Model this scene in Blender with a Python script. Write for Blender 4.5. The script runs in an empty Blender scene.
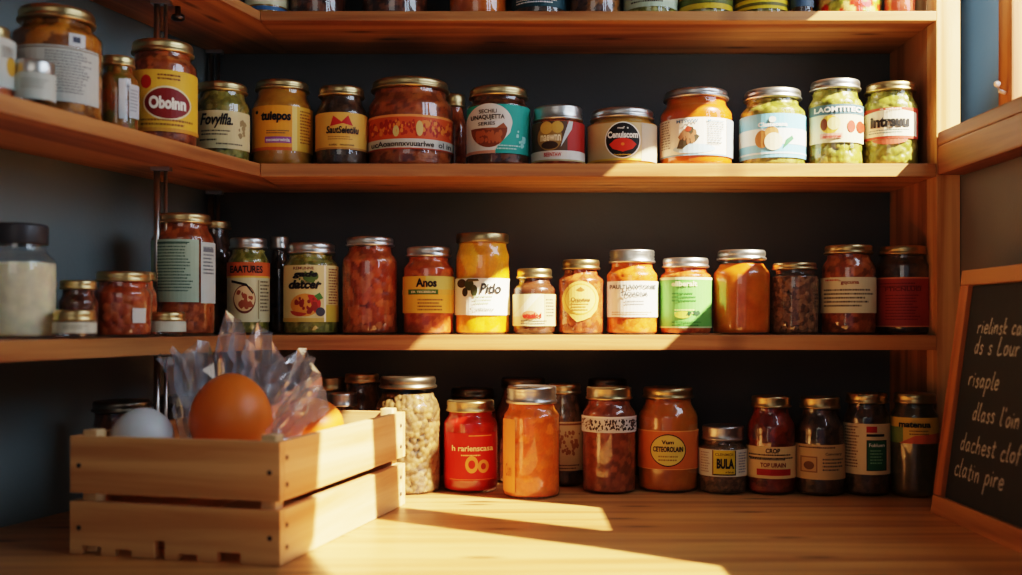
import bpy, bmesh, math, random
import numpy as np
from mathutils import Vector, Matrix
from mathutils.geometry import tessellate_polygon

SC = bpy.context.scene
COL = SC.collection
F = 1040.0            # focal length in pixels of a 1022 px wide frame
CX, HY = 511.0, 322.0 # principal column and horizon row
ZC = 0.265            # eye height above the counter top
def wx(px, Y): return (px - CX) / F * Y
def wz(py, Y): return ZC + (HY - py) / F * Y

# ------------------------------------------------------------------ helpers
def link(name, bm, mats, parent=None, smooth=True, loc=None):
    me = bpy.data.meshes.new(name)
    bm.to_mesh(me); bm.free()
    if not isinstance(mats, (list, tuple)): mats = [mats]
    for m in mats: me.materials.append(m)
    if smooth:
        me.polygons.foreach_set('use_smooth', [True] * len(me.polygons))
    o = bpy.data.objects.new(name, me)
    COL.objects.link(o)
    if loc: o.location = loc
    if parent: o.parent = parent
    return o

def tag(o, label=None, cat=None, group=None, kind=None):
    if label: o['label'] = label
    if cat: o['category'] = cat
    if group: o['group'] = group
    if kind: o['kind'] = kind
    return o

def thing(name, label, cat, loc=(0, 0, 0), rz=0, group=None):
    o = bpy.data.objects.new(name, None)
    o.empty_display_size = 0.02
    COL.objects.link(o)
    o.location = loc; o.rotation_euler = (0, 0, rz)
    return tag(o, label, cat, group)

def box(bm, x0, x1, y0, y1, z0, z1, mi=0, M=None):
    vs = [bm.verts.new((x, y, z)) for x in (x0, x1) for y in (y0, y1) for z in (z0, z1)]
    fs = []
    for idx in ((0,1,3,2),(4,6,7,5),(0,4,5,1),(2,3,7,6),(0,2,6,4),(1,5,7,3)):
        f = bm.faces.new([vs[i] for i in idx]); f.material_index = mi; fs.append(f)
    if M is not None:
        for v in vs: v.co = M @ v.co
    return vs

def bevel(bm, w, seg=2):
    bmesh.ops.recalc_face_normals(bm, faces=bm.faces[:])
    bmesh.ops.bevel(bm, geom=bm.edges[:], offset=w, segments=seg, affect='EDGES', profile=.7)

def bbox(name, dims, mat, parent=None, bw=.002, M=None, smooth=False):
    bm = bmesh.new(); box(bm, *dims)
    if bw: bevel(bm, bw)
    if M is not None: bm.transform(M)
    return link(name, bm, mat, parent, smooth)

def prism(bm, pts, z0, z1):
    lo = [bm.verts.new((x, y, z0)) for x, y in pts]
    hi = [bm.verts.new((x, y, z1)) for x, y in pts]
    n = len(pts)
    bm.faces.new(lo[::-1]); bm.faces.new(hi)
    for i in range(n):
        bm.faces.new((lo[i], lo[(i+1) % n], hi[(i+1) % n], hi[i]))

def lathe(bm, prof, seg=40, cap_bottom=True, cap_top=True, mi=0):
    rings = []
    for r, z in prof:
        rings.append([bm.verts.new((r*math.cos(2*math.pi*k/seg), r*math.sin(2*math.pi*k/seg), z)) for k in range(seg)])
    for a, b in zip(rings, rings[1:]):
        for k in range(seg):
            f = bm.faces.new((a[k], a[(k+1) % seg], b[(k+1) % seg], b[k])); f.material_index = mi
    if cap_bottom: bm.faces.new(rings[0][::-1]).material_index = mi
    if cap_top: bm.faces.new(rings[-1]).material_index = mi

def tube(bm, pts, r, seg=8):
    rings = []
    for i, p in enumerate(pts):
        p = Vector(p)
        d = (Vector(pts[min(i+1, len(pts)-1)]) - Vector(pts[max(i-1, 0)])).normalized()
        a = d.orthogonal().normalized(); b = d.cross(a)
        rings.append([bm.verts.new(p + r*(a*math.cos(2*math.pi*k/seg) + b*math.sin(2*math.pi*k/seg))) for k in range(seg)])
    for a, b in zip(rings, rings[1:]):
        for k in range(seg): bm.faces.new((a[k], a[(k+1) % seg], b[(k+1) % seg], b[k]))
    bm.faces.new(rings[0][::-1]); bm.faces.new(rings[-1])

# ------------------------------------------------------------------ materials
MC = {}
def newmat(name):
    m = bpy.data.materials.new(name); m.use_nodes = True
    nt = m.node_tree; nt.nodes.clear()
    out = nt.nodes.new('ShaderNodeOutputMaterial')
    return m, nt, out
def N(nt, t, **kw):
    n = nt.nodes.new(t)
    for k, v in kw.items():
        if k.startswith('i_'): n.inputs[k[2:].replace('_', ' ')].default_value = v
        else: setattr(n, k, v)
    return n
def c4(c): return (c[0], c[1], c[2], 1)

def plain(col, rough=.5, metal=0., noise=.12, spec=.4, key='plain'):
    k = (key, tuple(round(x, 3) for x in col), rough, metal, noise)
    if k in MC: return MC[k]
    m, nt, out = newmat(key)
    p = N(nt, 'ShaderNodeBsdfPrincipled')
    p.inputs['Roughness'].default_value = rough; p.inputs['Metallic'].default_value = metal
    p.inputs['Specular IOR Level'].default_value = spec
    tc = N(nt, 'ShaderNodeTexCoord'); no = N(nt, 'ShaderNodeTexNoise'); no.inputs['Scale'].default_value = 60
    no.inputs['Detail'].default_value = 4
    nt.links.new(tc.outputs['Object'], no.inputs['Vector'])
    mr = N(nt, 'ShaderNodeMapRange'); mr.inputs['To Min'].default_value = 1-noise; mr.inputs['To Max'].default_value = 1+noise
    nt.links.new(no.outputs['Fac'], mr.inputs['Value'])
    mx = N(nt, 'ShaderNodeVectorMath', operation='SCALE'); mx.inputs[0].default_value = col
    nt.links.new(mr.outputs['Result'], mx.inputs['Scale'])
    nt.links.new(mx.outputs['Vector'], p.inputs['Base Color'])
    nt.links.new(p.outputs['BSDF'], out.inputs['Surface'])
    MC[k] = m
    return m

def srgb(r, g, b):
    f = lambda c: (c/255/12.92) if c/255 <= .04045 else ((c/255+.055)/1.055)**2.4
    return (f(r), f(g), f(b))

def wood(name, light, dark, rot=0., scale=1., rough=.45, knots=True, axis='X', bumpy=.15):
    m, nt, out = newmat(name)
    L = nt.links.new
    p = N(nt, 'ShaderNodeBsdfPrincipled'); p.inputs['Roughness'].default_value = rough
    p.inputs['Specular IOR Level'].default_value = .35
    tc = N(nt, 'ShaderNodeTexCoord')
    mp = N(nt, 'ShaderNodeMapping'); mp.inputs['Rotation'].default_value = (0, 0, rot)
    L(tc.outputs['Object'], mp.inputs['Vector'])
    s = {'X': (1.6, 34, 34), 'Y': (34, 1.6, 34), 'Z': (34, 34, 1.6)}[axis]
    st = N(nt, 'ShaderNodeMapping'); st.inputs['Scale'].default_value = [x*scale for x in s]
    L(mp.outputs['Vector'], st.inputs['Vector'])
    n1 = N(nt, 'ShaderNodeTexNoise'); n1.inputs['Scale'].default_value = 1.; n1.inputs['Detail'].default_value = 7
    n1.inputs['Roughness'].default_value = .62; n1.inputs['Distortion'].default_value = .8
    L(st.outputs['Vector'], n1.inputs['Vector'])
    # broad cathedral bands
    st2 = N(nt, 'ShaderNodeMapping'); st2.inputs['Scale'].default_value = [x*scale*.35 for x in s]
    L(mp.outputs['Vector'], st2.inputs['Vector'])
    n2 = N(nt, 'ShaderNodeTexNoise'); n2.inputs['Scale'].default_value = 1.; n2.inputs['Detail'].default_value = 2
    L(st2.outputs['Vector'], n2.inputs['Vector'])
    sn = N(nt, 'ShaderNodeMath', operation='MULTIPLY'); sn.inputs[1].default_value = 34
    L(n2.outputs['Fac'], sn.inputs[0])
    si = N(nt, 'ShaderNodeMath', operation='SINE'); L(sn.outputs[0], si.inputs[0])
    ma = N(nt, 'ShaderNodeMath', operation='MULTIPLY_ADD'); ma.inputs[1].default_value = .11
    L(si.outputs[0], ma.inputs[0]); L(n1.outputs['Fac'], ma.inputs[2])
    cr = N(nt, 'ShaderNodeValToRGB')
    cr.color_ramp.elements[0].position = .30; cr.color_ramp.elements[0].color = c4(dark)
    cr.color_ramp.elements[1].position = .62; cr.color_ramp.elements[1].color = c4(light)
    L(ma.outputs[0], cr.inputs['Fac'])
    colsock = cr.outputs['Color']
    if knots:
        kv = N(nt, 'ShaderNodeMapping')
        kv.inputs['Scale'].default_value = {'X': (5.2, 21, 21), 'Y': (21, 5.2, 21), 'Z': (21, 21, 5.2)}[axis]
        L(mp.outputs['Vector'], kv.inputs['Vector'])
        vo = N(nt, 'ShaderNodeTexVoronoi', voronoi_dimensions='2D'); vo.inputs['Scale'].default_value = 1.0
        L(kv.outputs['Vector'], vo.inputs['Vector'])
        kr = N(nt, 'ShaderNodeValToRGB')
        kr.color_ramp.elements[0].position = .05; kr.color_ramp.elements[0].color = (.85, .85, .85, 1)
        kr.color_ramp.elements[1].position = .17; kr.color_ramp.elements[1].color = (0, 0, 0, 1)
        L(vo.outputs['Distance'], kr.inputs['Fac'])
        mx = N(nt, 'ShaderNodeMix', data_type='RGBA')
        sep = N(nt, 'ShaderNodeSeparateColor'); L(vo.outputs['Color'], sep.inputs['Color'])
        gt = N(nt, 'ShaderNodeMath', operation='GREATER_THAN'); gt.inputs[1].default_value = .72
        L(sep.outputs[0], gt.inputs[0])
        ml = N(nt, 'ShaderNodeMath', operation='MULTIPLY'); L(kr.outputs['Color'], ml.inputs[0]); L(gt.outputs[0], ml.inputs[1])
        L(ml.outputs[0], mx.inputs['Factor']); L(colsock, mx.inputs['A'])
        mx.inputs['B'].default_value = c4([c*.22 for c in dark])
        colsock = mx.outputs['Result']
    L(colsock, p.inputs['Base Color'])
    bp = N(nt, 'ShaderNodeBump'); bp.inputs['Strength'].default_value = bumpy; bp.inputs['Distance'].default_value = .002
    L(ma.outputs[0], bp.inputs['Height']); L(bp.outputs['Normal'], p.inputs['Normal'])
    L(p.outputs['BSDF'], out.inputs['Surface'])
    return m

def plaster(name, col, var=.18):
    m, nt, out = newmat(name)
    L = nt.links.new
    p = N(nt, 'ShaderNodeBsdfPrincipled'); p.inputs['Roughness'].default_value = .8
    tc = N(nt, 'ShaderNodeTexCoord')
    n1 = N(nt, 'ShaderNodeTexNoise'); n1.inputs['Scale'].default_value = 5; n1.inputs['Detail'].default_value = 8
    L(tc.outputs['Object'], n1.inputs['Vector'])
    cr = N(nt, 'ShaderNodeValToRGB')
    cr.color_ramp.elements[0].color = c4([c*(1-var) for c in col]); cr.color_ramp.elements[1].color = c4([c*(1+var) for c in col])
    L(n1.outputs['Fac'], cr.inputs['Fac']); L(cr.outputs['Color'], p.inputs['Base Color'])
    n2 = N(nt, 'ShaderNodeTexNoise'); n2.inputs['Scale'].default_value = 180
    L(tc.outputs['Object'], n2.inputs['Vector'])
    bp = N(nt, 'ShaderNodeBump'); bp.inputs['Strength'].default_value = .12; bp.inputs['Distance'].default_value = .002
    L(n2.outputs['Fac'], bp.inputs['Height']); L(bp.outputs['Normal'], p.inputs['Normal'])
    L(p.outputs['BSDF'], out.inputs['Surface'])
    return m

def film(name, tint, base, edge, power, rough, milky=0.):
    """thin clear sheet: see-through face on, mirror-like at grazing angles"""
    m, nt, out = newmat(name)
    L = nt.links.new
    tr = N(nt, 'ShaderNodeBsdfTransparent'); tr.inputs['Color'].default_value = c4(tint)
    gl = N(nt, 'ShaderNodeBsdfGlossy'); gl.inputs['Roughness'].default_value = rough
    lw = N(nt, 'ShaderNodeLayerWeight'); lw.inputs['Blend'].default_value = .5
    pw = N(nt, 'ShaderNodeMath', operation='POWER'); pw.inputs[1].default_value = power
    L(lw.outputs['Facing'], pw.inputs[0])
    ma = N(nt, 'ShaderNodeMath', operation='MULTIPLY_ADD'); ma.inputs[1].default_value = edge; ma.inputs[2].default_value = base
    L(pw.outputs[0], ma.inputs[0])
    mx = N(nt, 'ShaderNodeMixShader'); L(ma.outputs[0], mx.inputs['Fac'])
    first = tr.outputs[0]
    if milky:
        df = N(nt, 'ShaderNodeBsdfTranslucent'); df.inputs['Color'].default_value = (.72, .82, .95, 1)
        d2 = N(nt, 'ShaderNodeBsdfDiffuse'); d2.inputs['Color'].default_value = (.72, .82, .95, 1)
        m3 = N(nt, 'ShaderNodeMixShader'); m3.inputs['Fac'].default_value = .5
        L(df.outputs[0], m3.inputs[1]); L(d2.outputs[0], m3.inputs[2])
        m2 = N(nt, 'ShaderNodeMixShader'); m2.inputs['Fac'].default_value = milky
        L(tr.outputs[0], m2.inputs[1]); L(m3.outputs[0], m2.inputs[2]); first = m2.outputs[0]
    L(first, mx.inputs[1]); L(gl.outputs[0], mx.inputs[2])
    L(mx.outputs[0], out.inputs['Surface'])
    return m

def food_mat(name, rough=.3, sss=.0, bump=.0, bscale=300):
    m, nt, out = newmat(name)
    L = nt.links.new
    p = N(nt, 'ShaderNodeBsdfPrincipled'); p.inputs['Roughness'].default_value = rough
    p.inputs['Specular IOR Level'].default_value = .35
    if sss:
        p.inputs['Subsurface Weight'].default_value = sss
        p.inputs['Subsurface Radius'].default_value = (1., .45, .15)
        p.inputs['Subsurface Scale'].default_value = .012
    at = N(nt, 'ShaderNodeVertexColor'); at.layer_name = 'tint'
    tc = N(nt, 'ShaderNodeTexCoord')
    no = N(nt, 'ShaderNodeTexNoise'); no.inputs['Scale'].default_value = bscale; no.inputs['Detail'].default_value = 3
    L(tc.outputs['Object'], no.inputs['Vector'])
    mr = N(nt, 'ShaderNodeMapRange'); mr.inputs['To Min'].default_value = .75; mr.inputs['To Max'].default_value = 1.25
    L(no.outputs['Fac'], mr.inputs['Value'])
    mx = N(nt, 'ShaderNodeVectorMath', operation='SCALE')
    L(at.outputs['Color'], mx.inputs[0]); L(mr.outputs['Result'], mx.inputs['Scale'])
    L(mx.outputs['Vector'], p.inputs['Base Color'])
    if bump:
        bp = N(nt, 'ShaderNodeBump'); bp.inputs['Strength'].default_value = bump; bp.inputs['Distance'].default_value = .002
        L(no.outputs['Fac'], bp.inputs['Height']); L(bp.outputs['Normal'], p.inputs['Normal'])
    L(p.outputs['BSDF'], out.inputs['Surface'])
    return m

PINE_L, PINE_D = srgb(190, 132, 78), srgb(140, 84, 46)
M_SHELF = wood('pine_shelf', PINE_L, PINE_D)
EDGE_ANG = math.atan2(.318, 1.0)     # the left shelves lean off the depth axis by this much
M_SHELF_LEFT = wood('pine_left_shelf', PINE_L, PINE_D, rot=EDGE_ANG, axis='Y')
M_COUNTER = wood('pine_counter', srgb(204, 146, 84), srgb(160, 100, 54), scale=.8, rough=.38)
M_POST = wood('oak_post', srgb(184, 124, 74), srgb(136, 82, 44), axis='Z', knots=False)
M_POST_PALE = wood('pale_post', srgb(222, 170, 112), srgb(184, 124, 70), axis='Z', knots=False)
M_SILL = wood('sill_wood', srgb(146, 84, 44), srgb(106, 56, 28), axis='Y', knots=False)
M_CRATE = wood('crate_pine_front', srgb(222, 174, 118), srgb(192, 136, 84), knots=False)
M_CRATE_Y = wood('crate_pine_side', srgb(226, 180, 124), srgb(200, 140, 84), axis='Y', knots=False)
M_CRATE_Z = wood('crate_pine_post', srgb(228, 196, 148), srgb(200, 150, 96), axis='Z', knots=False)
M_FRAME = wood('board_frame_wood', srgb(184, 126, 74), srgb(142, 90, 50), axis='Y', knots=False)
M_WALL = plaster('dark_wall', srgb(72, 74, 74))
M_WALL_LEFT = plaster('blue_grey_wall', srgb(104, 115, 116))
M_WALL_BLUE = plaster('blue_window_wall', srgb(124, 152, 164))
M_WALL_LOW = plaster('grey_low_wall', srgb(104, 100, 96))
M_PLAIN_WALL = plaster('room_wall', srgb(84, 72, 62))
M_GLASS = film('clear_glass', (.98, .985, .98), .075, .7, 4.0, .025)
M_FILM = film('plastic_film', (.95, .965, .985), .20, .55, 2.0, .09, milky=.32)
M_SMOOTH = food_mat('smooth_preserve', .28, .35, .08, 90)
M_CHUNK = food_mat('chunky_preserve', .35, .12, .25, 260)
M_DRY = food_mat('dry_goods', .7, 0, .3, 380)
GOLD, BRASS, SILVER, DARKLID = (.62, .46, .22), (.50, .36, .17), (.68, .66, .62), (.035, .035, .04)
def lid_mat(c): return plain(c, .33 if c != DARKLID else .4, 1. if c != DARKLID else 0., .06, key='lid_metal')
# ------------------------------------------------------------------ flat artwork bent round a jar
def text_polys(body, bold=0., shear=0.):
    cu = bpy.data.curves.new('lettering', 'FONT')
    cu.body = body; cu.resolution_u = 3; cu.offset = bold; cu.shear = shear
    o = bpy.data.objects.new('lettering', cu)
    COL.objects.link(o)
    bpy.context.view_layer.update()
    me = bpy.data.meshes.new_from_object(o.evaluated_get(bpy.context.evaluated_depsgraph_get()))
    COL.objects.unlink(o); bpy.data.objects.remove(o); bpy.data.curves.remove(cu)
    co = [v.co.copy() for v in me.vertices]
    fs = [tuple(p.vertices) for p in me.polygons]
    bpy.data.meshes.remove(me)
    return co, fs

def put_text(bm, body, x0, x1, y0, y1, mi=0, bold=.02, shear=0.):
    """fit the words into the rectangle"""
    co, fs = text_polys(body, bold, shear)
    if not co: return
    ax, bx = min(c.x for c in co), max(c.x for c in co)
    ay, by = min(c.y for c in co), max(c.y for c in co)
    vs = [bm.verts.new((x0+(c.x-ax)/(bx-ax)*(x1-x0), y0+(c.y-ay)/max(1e-6, by-ay)*(y1-y0), 0)) for c in co]
    for f in fs:
        try: bm.faces.new([vs[i] for i in f]).material_index = mi
        except ValueError: pass

def put_poly(bm, pts, mi=0):
    tri = tessellate_polygon([[Vector((x, y, 0)) for x, y in pts]])
    vs = [bm.verts.new((x, y, 0)) for x, y in pts]
    for t in tri:
        try: bm.faces.new([vs[i] for i in t]).material_index = mi
        except ValueError: pass

def ell(cx, cy, rx, ry, a0=0, a1=360, n=28):
    return [(cx+rx*math.cos(math.radians(a0+(a1-a0)*k/n)), cy+ry*math.sin(math.radians(a0+(a1-a0)*k/n))) for k in range(n + (0 if abs(a1-a0) >= 360 else 1))]

def bend(bm, aL, aR):
    """cut the flat sheet into narrow strips so that it can follow the glass"""
    aL, aR = math.radians(aL), math.radians(aR)
    n = max(3, int((aR-aL)/math.radians(7.5))); us = []
    for k in range(1, n):
        want = aL+(aR-aL)*k/n; lo, hi = -1., 1.
        for _ in range(24):
            mid = (lo+hi)/2
            if spread(mid, aL, aR) < want: lo = mid
            else: hi = mid
        us.append(lo)
    xs = [v.co.x for v in bm.verts]; x0, x1 = min(xs), max(xs)
    for u in us:
        if not x0 < u < x1: continue
        bmesh.ops.bisect_plane(bm, geom=bm.verts[:]+bm.edges[:]+bm.faces[:], dist=1e-7, plane_co=(u, 0, 0), plane_no=(1, 0, 0))

def spread(u, aL, aR):
    """label coordinate to angle, so that the drawing looks even when seen from the front"""
    m = math.radians(78); lo, hi = max(aL, -m), min(aR, m)
    if u > .97 and aR > m: return m + (u-.97)/.03*(aR-m)
    if u < -.97 and aL < -m: return -m - (-.97-u)/.03*(-m-aL)
    ulo, uhi = (-.97 if aL < -m else -1), (.97 if aR > m else 1)
    t = (u-ulo)/(uhi-ulo)
    return math.asin(max(-1, min(1, math.sin(lo)+(math.sin(hi)-math.sin(lo))*t)))

def wrap(bm, R, phi0, z0, h, aL, aR):
    """label coordinates (u -1..1, v 0..1) to the cylinder"""
    aL, aR = math.radians(aL), math.radians(aR)
    for v in bm.verts:
        u, w = v.co.x, v.co.y
        a = phi0 + spread(u, aL, aR)
        v.co = (R*math.cos(a), R*math.sin(a), z0+w*h)
    for f in bm.faces:
        c = f.calc_center_median(); f.normal_update()
        if f.normal.x*c.x + f.normal.y*c.y < 0: f.normal_flip()

def paper(c): return plain(c, .55, 0., .06, .3, key='label_paper')
def ink(c): return plain(c, .5, 0., .04, .3, key='label_ink')

def make_label(parent, R, phi0, z0, z1, d, name='label'):
    """d: col, a=(left,right) degrees, shape (polygon) or None, art=[...]"""
    aL, aR = d.get('a', (-95, 95)); h = z1-z0
    bm = bmesh.new()
    put_poly(bm, d.get('shape') or [(-1, 0), (1, 0), (1, 1), (-1, 1)])
    bend(bm, aL, aR); wrap(bm, R+.0007, phi0, z0, h, aL, aR)
    base = link(name, bm, paper(d['col']), parent, smooth=False)
    if d.get('tag'): base['label'] = d['tag']
    art, lets = [a for a in d.get('art', []) if a[0] != 't'], [a for a in d.get('art', []) if a[0] == 't']
    # every line of words is a piece of its own; so are a few lone drawings
    batches = [('artwork', [a], i) for i, a in enumerate(art)] if len(art) <= 3 else [('artwork', art, 0)]
    batches += [('lettering', [a], i) for i, a in enumerate(lets)]
    for kind, items, lift in batches:
        if not items: continue
        # each layer of artwork lies a hair above the one beneath
        mats, bmx = [], bmesh.new()
        def slot(c):
            m = ink(c)
            if m not in mats: mats.append(m)
            return mats.index(m)
        for li, it in enumerate(items):
            b = bmesh.new(); k = it[0]; mi = slot(it[6] if k == 't' else it[-1])
            if k == 'r':
                u0, v0, u1, v1 = it[1:5]; put_poly(b, [(u0, v0), (u1, v0), (u1, v1), (u0, v1)], mi)
            elif k == 'e': put_poly(b, ell(*it[1:5]), mi)
            elif k == 'p': put_poly(b, it[1], mi)
            elif k == 'l':      # rows of illegible fine print: (l, u0, u1, v, rowheight, rows, seed, col)
                u0, u1, v, rh, rows, sd = it[1:7]; rg = random.Random(sd)
                for q in range(rows):
                    x = u0; y = v - q*rh
                    end = u1 - rg.random()*.25*(u1-u0)
                    while x < end:
                        w = (.02+rg.random()*.06)
                        put_poly(b, [(x, y), (min(x+w, end), y), (min(x+w, end), y+rh*.45), (x, y+rh*.45)], mi); x += w+.018
            elif k == 's':      # scattered specks: (s, u0,v0,u1,v1,count,size,seed,col)
                u0, v0, u1, v1, cnt, sz, sd = it[1:8]; rg = random.Random(sd)
                asp = h/(R*math.radians(aR-aL)/2)
                for q in range(cnt):
                    s_ = sz*(.5+rg.random())
                    x = u0+s_+rg.random()*max(0, u1-u0-2*s_); y = v0+s_/asp+rg.random()*max(0, v1-v0-2*s_/asp)
                    put_poly(b, [(x+s_*(.6+.4*rg.random())*math.cos(t), y+s_/asp*(.6+.4*rg.random())*math.sin(t)) for t in [j*math.pi/4 for j in range(8)]], mi)
            elif k == 't':
                body, u0, u1, v0, v1 = it[1:6]; bold = it[7] if len(it) > 7 else .02; sh = it[8] if len(it) > 8 else 0
                put_text(b, body, u0, u1, v0, v1, mi, bold, sh)
            bend(b, aL, aR)
            wrap(b, R+.0010+.00012*(li+lift+1)+(.0012 if kind == 'lettering' else 0), phi0, z0, h, aL, aR)
            tmp = bpy.data.meshes.new('t'); b.to_mesh(tmp); b.free(); bmx.from_mesh(tmp); bpy.data.meshes.remove(tmp)
        link(kind, bmx, mats, base, smooth=False)
    return base

# ------------------------------------------------------------------ jars
def profile(R, H, lidh, rn, shoulder, foot=.006):
    top = H-lidh; zs = top*shoulder; zn = top-.005
    P = [(R*.86, 0), (R*.95, .0012), (R-.0012, foot*.5), (R, foot)]
    for k in range(1, 5): P.append((R, foot+(zs-foot)*k/4))
    for k in range(1, 9):
        t = k/8; s = (1-math.cos(t*math.pi))/2
        P.append((R+(rn-R)*s, zs+(zn-zs)*t))
    P.append((rn, top+.004))
    return P

def resample(P, n):
    P = np.array(P); s = np.concatenate([[0], np.cumsum(np.hypot(*np.diff(P, axis=0).T))])
    t = np.linspace(0, s[-1], n)
    return np.interp(t, s, P[:, 0]), np.interp(t, s, P[:, 1])

def contents(parent, P, R, fill, d, seed):
    """d: kind smooth/lumps, cols, liquid (gap colour with crease shade painted in), cell, amp"""
    rng = np.random.RandomState(seed)
    q = [(max(r-.0010, .001), max(z, .003)) for r, z in P]
    zf = fill
    q = [(r, z) for r, z in q if z < zf] + [(np.interp(zf, [z for r, z in q], [r for r, z in q]), zf)]
    lum = d['kind'] == 'lumps'
    nt, nz = ((150, 84) if d.get('cell', .011) < .0064 and d.get('dry') else (104, 56)) if lum else (48, 20)
    rr, zz = resample(q, nz)
    th = np.arange(nt)/nt*2*math.pi
    TH, ZZ = np.meshgrid(th, zz); RR = np.repeat(rr[:, None], nt, 1)
    cols = np.array(d['cols'], float)
    if lum:
        c = d.get('cell', .011); amp = d.get('amp', .0035)
        ns = max(12, int(2*math.pi*R*zf/(c*c)*1.9))
        best_t, best_z = [], []
        # dart throwing for evenly packed pieces
        for _ in range(ns*6):
            t, z = rng.rand()*2*math.pi*R, rng.rand()*zf
            if best_t:
                dt = np.abs(np.array(best_t)-t); dt = np.minimum(dt, 2*math.pi*R-dt)
                if (np.hypot(dt, np.array(best_z)-z) < c*1.15).any(): continue
            best_t.append(t); best_z.append(z)
        st, sz = np.array(best_t), np.array(best_z)
        sr = c*(.85+.5*rng.rand(len(st)))
        sa = 1+d.get('stretch', 0)*(rng.rand(len(st))-.3)
        sd_ = rng.rand(len(st))
        st, sz, sr, sa = (np.asarray(q_, np.float32) for q_ in (st, sz, sr, sa*np.ones(len(st))))
        dt = np.abs((TH*R).astype(np.float32)[..., None]-st); dt = np.minimum(dt, 2*math.pi*R-dt)
        dd = np.hypot(dt*sa, (ZZ.astype(np.float32)[..., None]-sz)/sa)/sr
        i = dd.argmin(-1); dm = np.take_along_axis(dd, i[..., None], -1)[..., 0]
        hgt = np.sqrt(np.clip(1-dm**2, 0, 1))
        RR = np.maximum(RR - amp*(1-hgt) - amp*.25*(sd_[i]), .001)
        sc = cols[rng.randint(len(cols), size=len(st))]*(.8+.4*rng.rand(len(st), 1))
        w = np.clip(hgt*1.5, 0, 1)[..., None]
        C = sc[i]*w + np.array(d.get('liquid', cols[0]*.4))*(1-w)  # gaps take the liquid colour; its dark tone also paints crease shade
    else:
        f1 = sum(np.sin(TH*k+rng.rand()*6+ZZ*rng.randn()*60)*np.sin(ZZ*rng.randn()*90+rng.rand()*6) for k in (1, 2, 3, 5, 7))/3.
        w = np.clip(.5+.5*f1, 0, 1)[..., None]
        C = cols[0]*w + cols[-1]*(1-w)
    bm = bmesh.new(); lay = bm.verts.layers.float_color.new('tint')
    V = []
    for a in range(nz):
        row = []
        for b in range(nt):
            v = bm.verts.new((RR[a, b]*math.cos(th[b]), RR[a, b]*math.sin(th[b]), zz[a])); v[lay] = (*C[a, b], 1)
            row.append(v)
        V.append(row)
    for a in range(nz-1):
        for b in range(nt):
            bm.faces.new((V[a][b], V[a][(b+1) % nt], V[a+1][(b+1) % nt], V[a+1][b]))
    bm.faces.new(V[0][::-1])
    top = bm.verts.new((0, 0, zf)); top[lay] = (*cols[0], 1)
    for b in range(nt): bm.faces.new((V[-1][b], V[-1][(b+1) % nt], top))
    m = {'smooth': M_SMOOTH, 'lumps': M_CHUNK}[d['kind']]
    if d.get('dry'): m = M_DRY
    return link('contents', bm, m, parent)

def make_lid(parent, rl, z0, h, col, style='twist'):
    bm = bmesh.new()
    if style == 'band':
        P = [(1.0, 0), (1.04, .05), (1.04, .17), (.975, .25), (1.015, .38), (.965, .5), (1.012, .62), (.985, .72), (1.0, .8), (1.0, .9), (.975, .985), (.93, 1.), (.86, 1.), (.845, .94), (.4, .95)]
    elif style == 'plain':
        P = [(1., 0), (1.01, .06), (1.01, .85), (.985, .97), (.93, 1.), (.5, 1.)]
    else:
        P = [(1.0, 0), (1.05, .07), (1.055, .2), (.985, .34), (1.012, .48), (1.012, .72), (.995, .88), (.955, .98), (.9, 1.), (.84, .97), (.4, .98)]
    lathe(bm, [(r*rl, z0+z*h) for r, z in P], 48)
    return link('lid', bm, lid_mat(col), parent)

JN = [0]
def jar(name, label, x0, x1, ytop, zb, group, Yc=None, Yf=None, lidh=13, rn=.80, shoulder=.72, lid=GOLD, style='twist',
        fill=.995, food=None, labels=(), cat='jar', R=None, turn=0., glass=True):
    """x0,x1,ytop: seen width and lid top; the jar is then set at its true size and depth"""
    JN[0] += 1
    pc, w = (x0+x1)/2, (x1-x0)/2
    if Yc is None: Yc = Yf/(1-w/F) if Yf else 1.7
    R = R or w/F*Yc*.995
    X = wx(pc, Yc)
    zt = wz(ytop, Yc - R*rn) if wz(ytop, 1) > ZC else wz(ytop, Yc + R*rn*.6)
    H = zt - zb
    lh = lidh/F*Yc
    t = thing(name, label, cat, (X, Yc, zb), 0, group)
    rnk = R*rn
    for L in labels:
        shoulder = max(shoulder, min(.95, (wz(L['y'][0], Yc-R)-zb)/(H-lh)+.012))
    P = profile(R, H, lh, rnk-.0022, shoulder)
    phi0 = math.atan2(-Yc, -X) + math.radians(turn)
    if glass:
        bm = bmesh.new(); lathe(bm, P, 48, True, False)
        link('glass', bm, M_GLASS, t)
    top = H-lh
    if food: contents(t, P, R, max(.01, top*fill), food, 11*JN[0])
    make_lid(t, rnk, H-lh, lh, lid, style)
    for L in labels:
        Yl = Yc-R
        za, zb_ = wz(L['y'][1], Yl)-zb, wz(L['y'][0], Yl)-zb
        za = max(za, .0065); zb_ = min(zb_, top*.995)
        make_label(t, R*L.get('k', 1), phi0, za, zb_, L, L.get('name', 'label'))
    return t
# ------------------------------------------------------------------ setting
YS, YB = 1.6, 1.80          # shelf fronts, back wall
def xe(Y): return -.386-.318*(1.6-Y)      # front edge of the left shelves
OFF = .19                                  # their depth, measured sideways
XR = .692                                  # right side of the post / lower wall face
XW = .78                                   # wall plane holding the window
def shelf_levels(ytop, ybot): return wz(ytop, YS), wz(ybot, YS)
S1, S2, S3 = shelf_levels(11, 20.5), shelf_levels(163.5, 176.5), shelf_levels(335, 350)
S = lambda o: tag(o, kind='structure')

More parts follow.
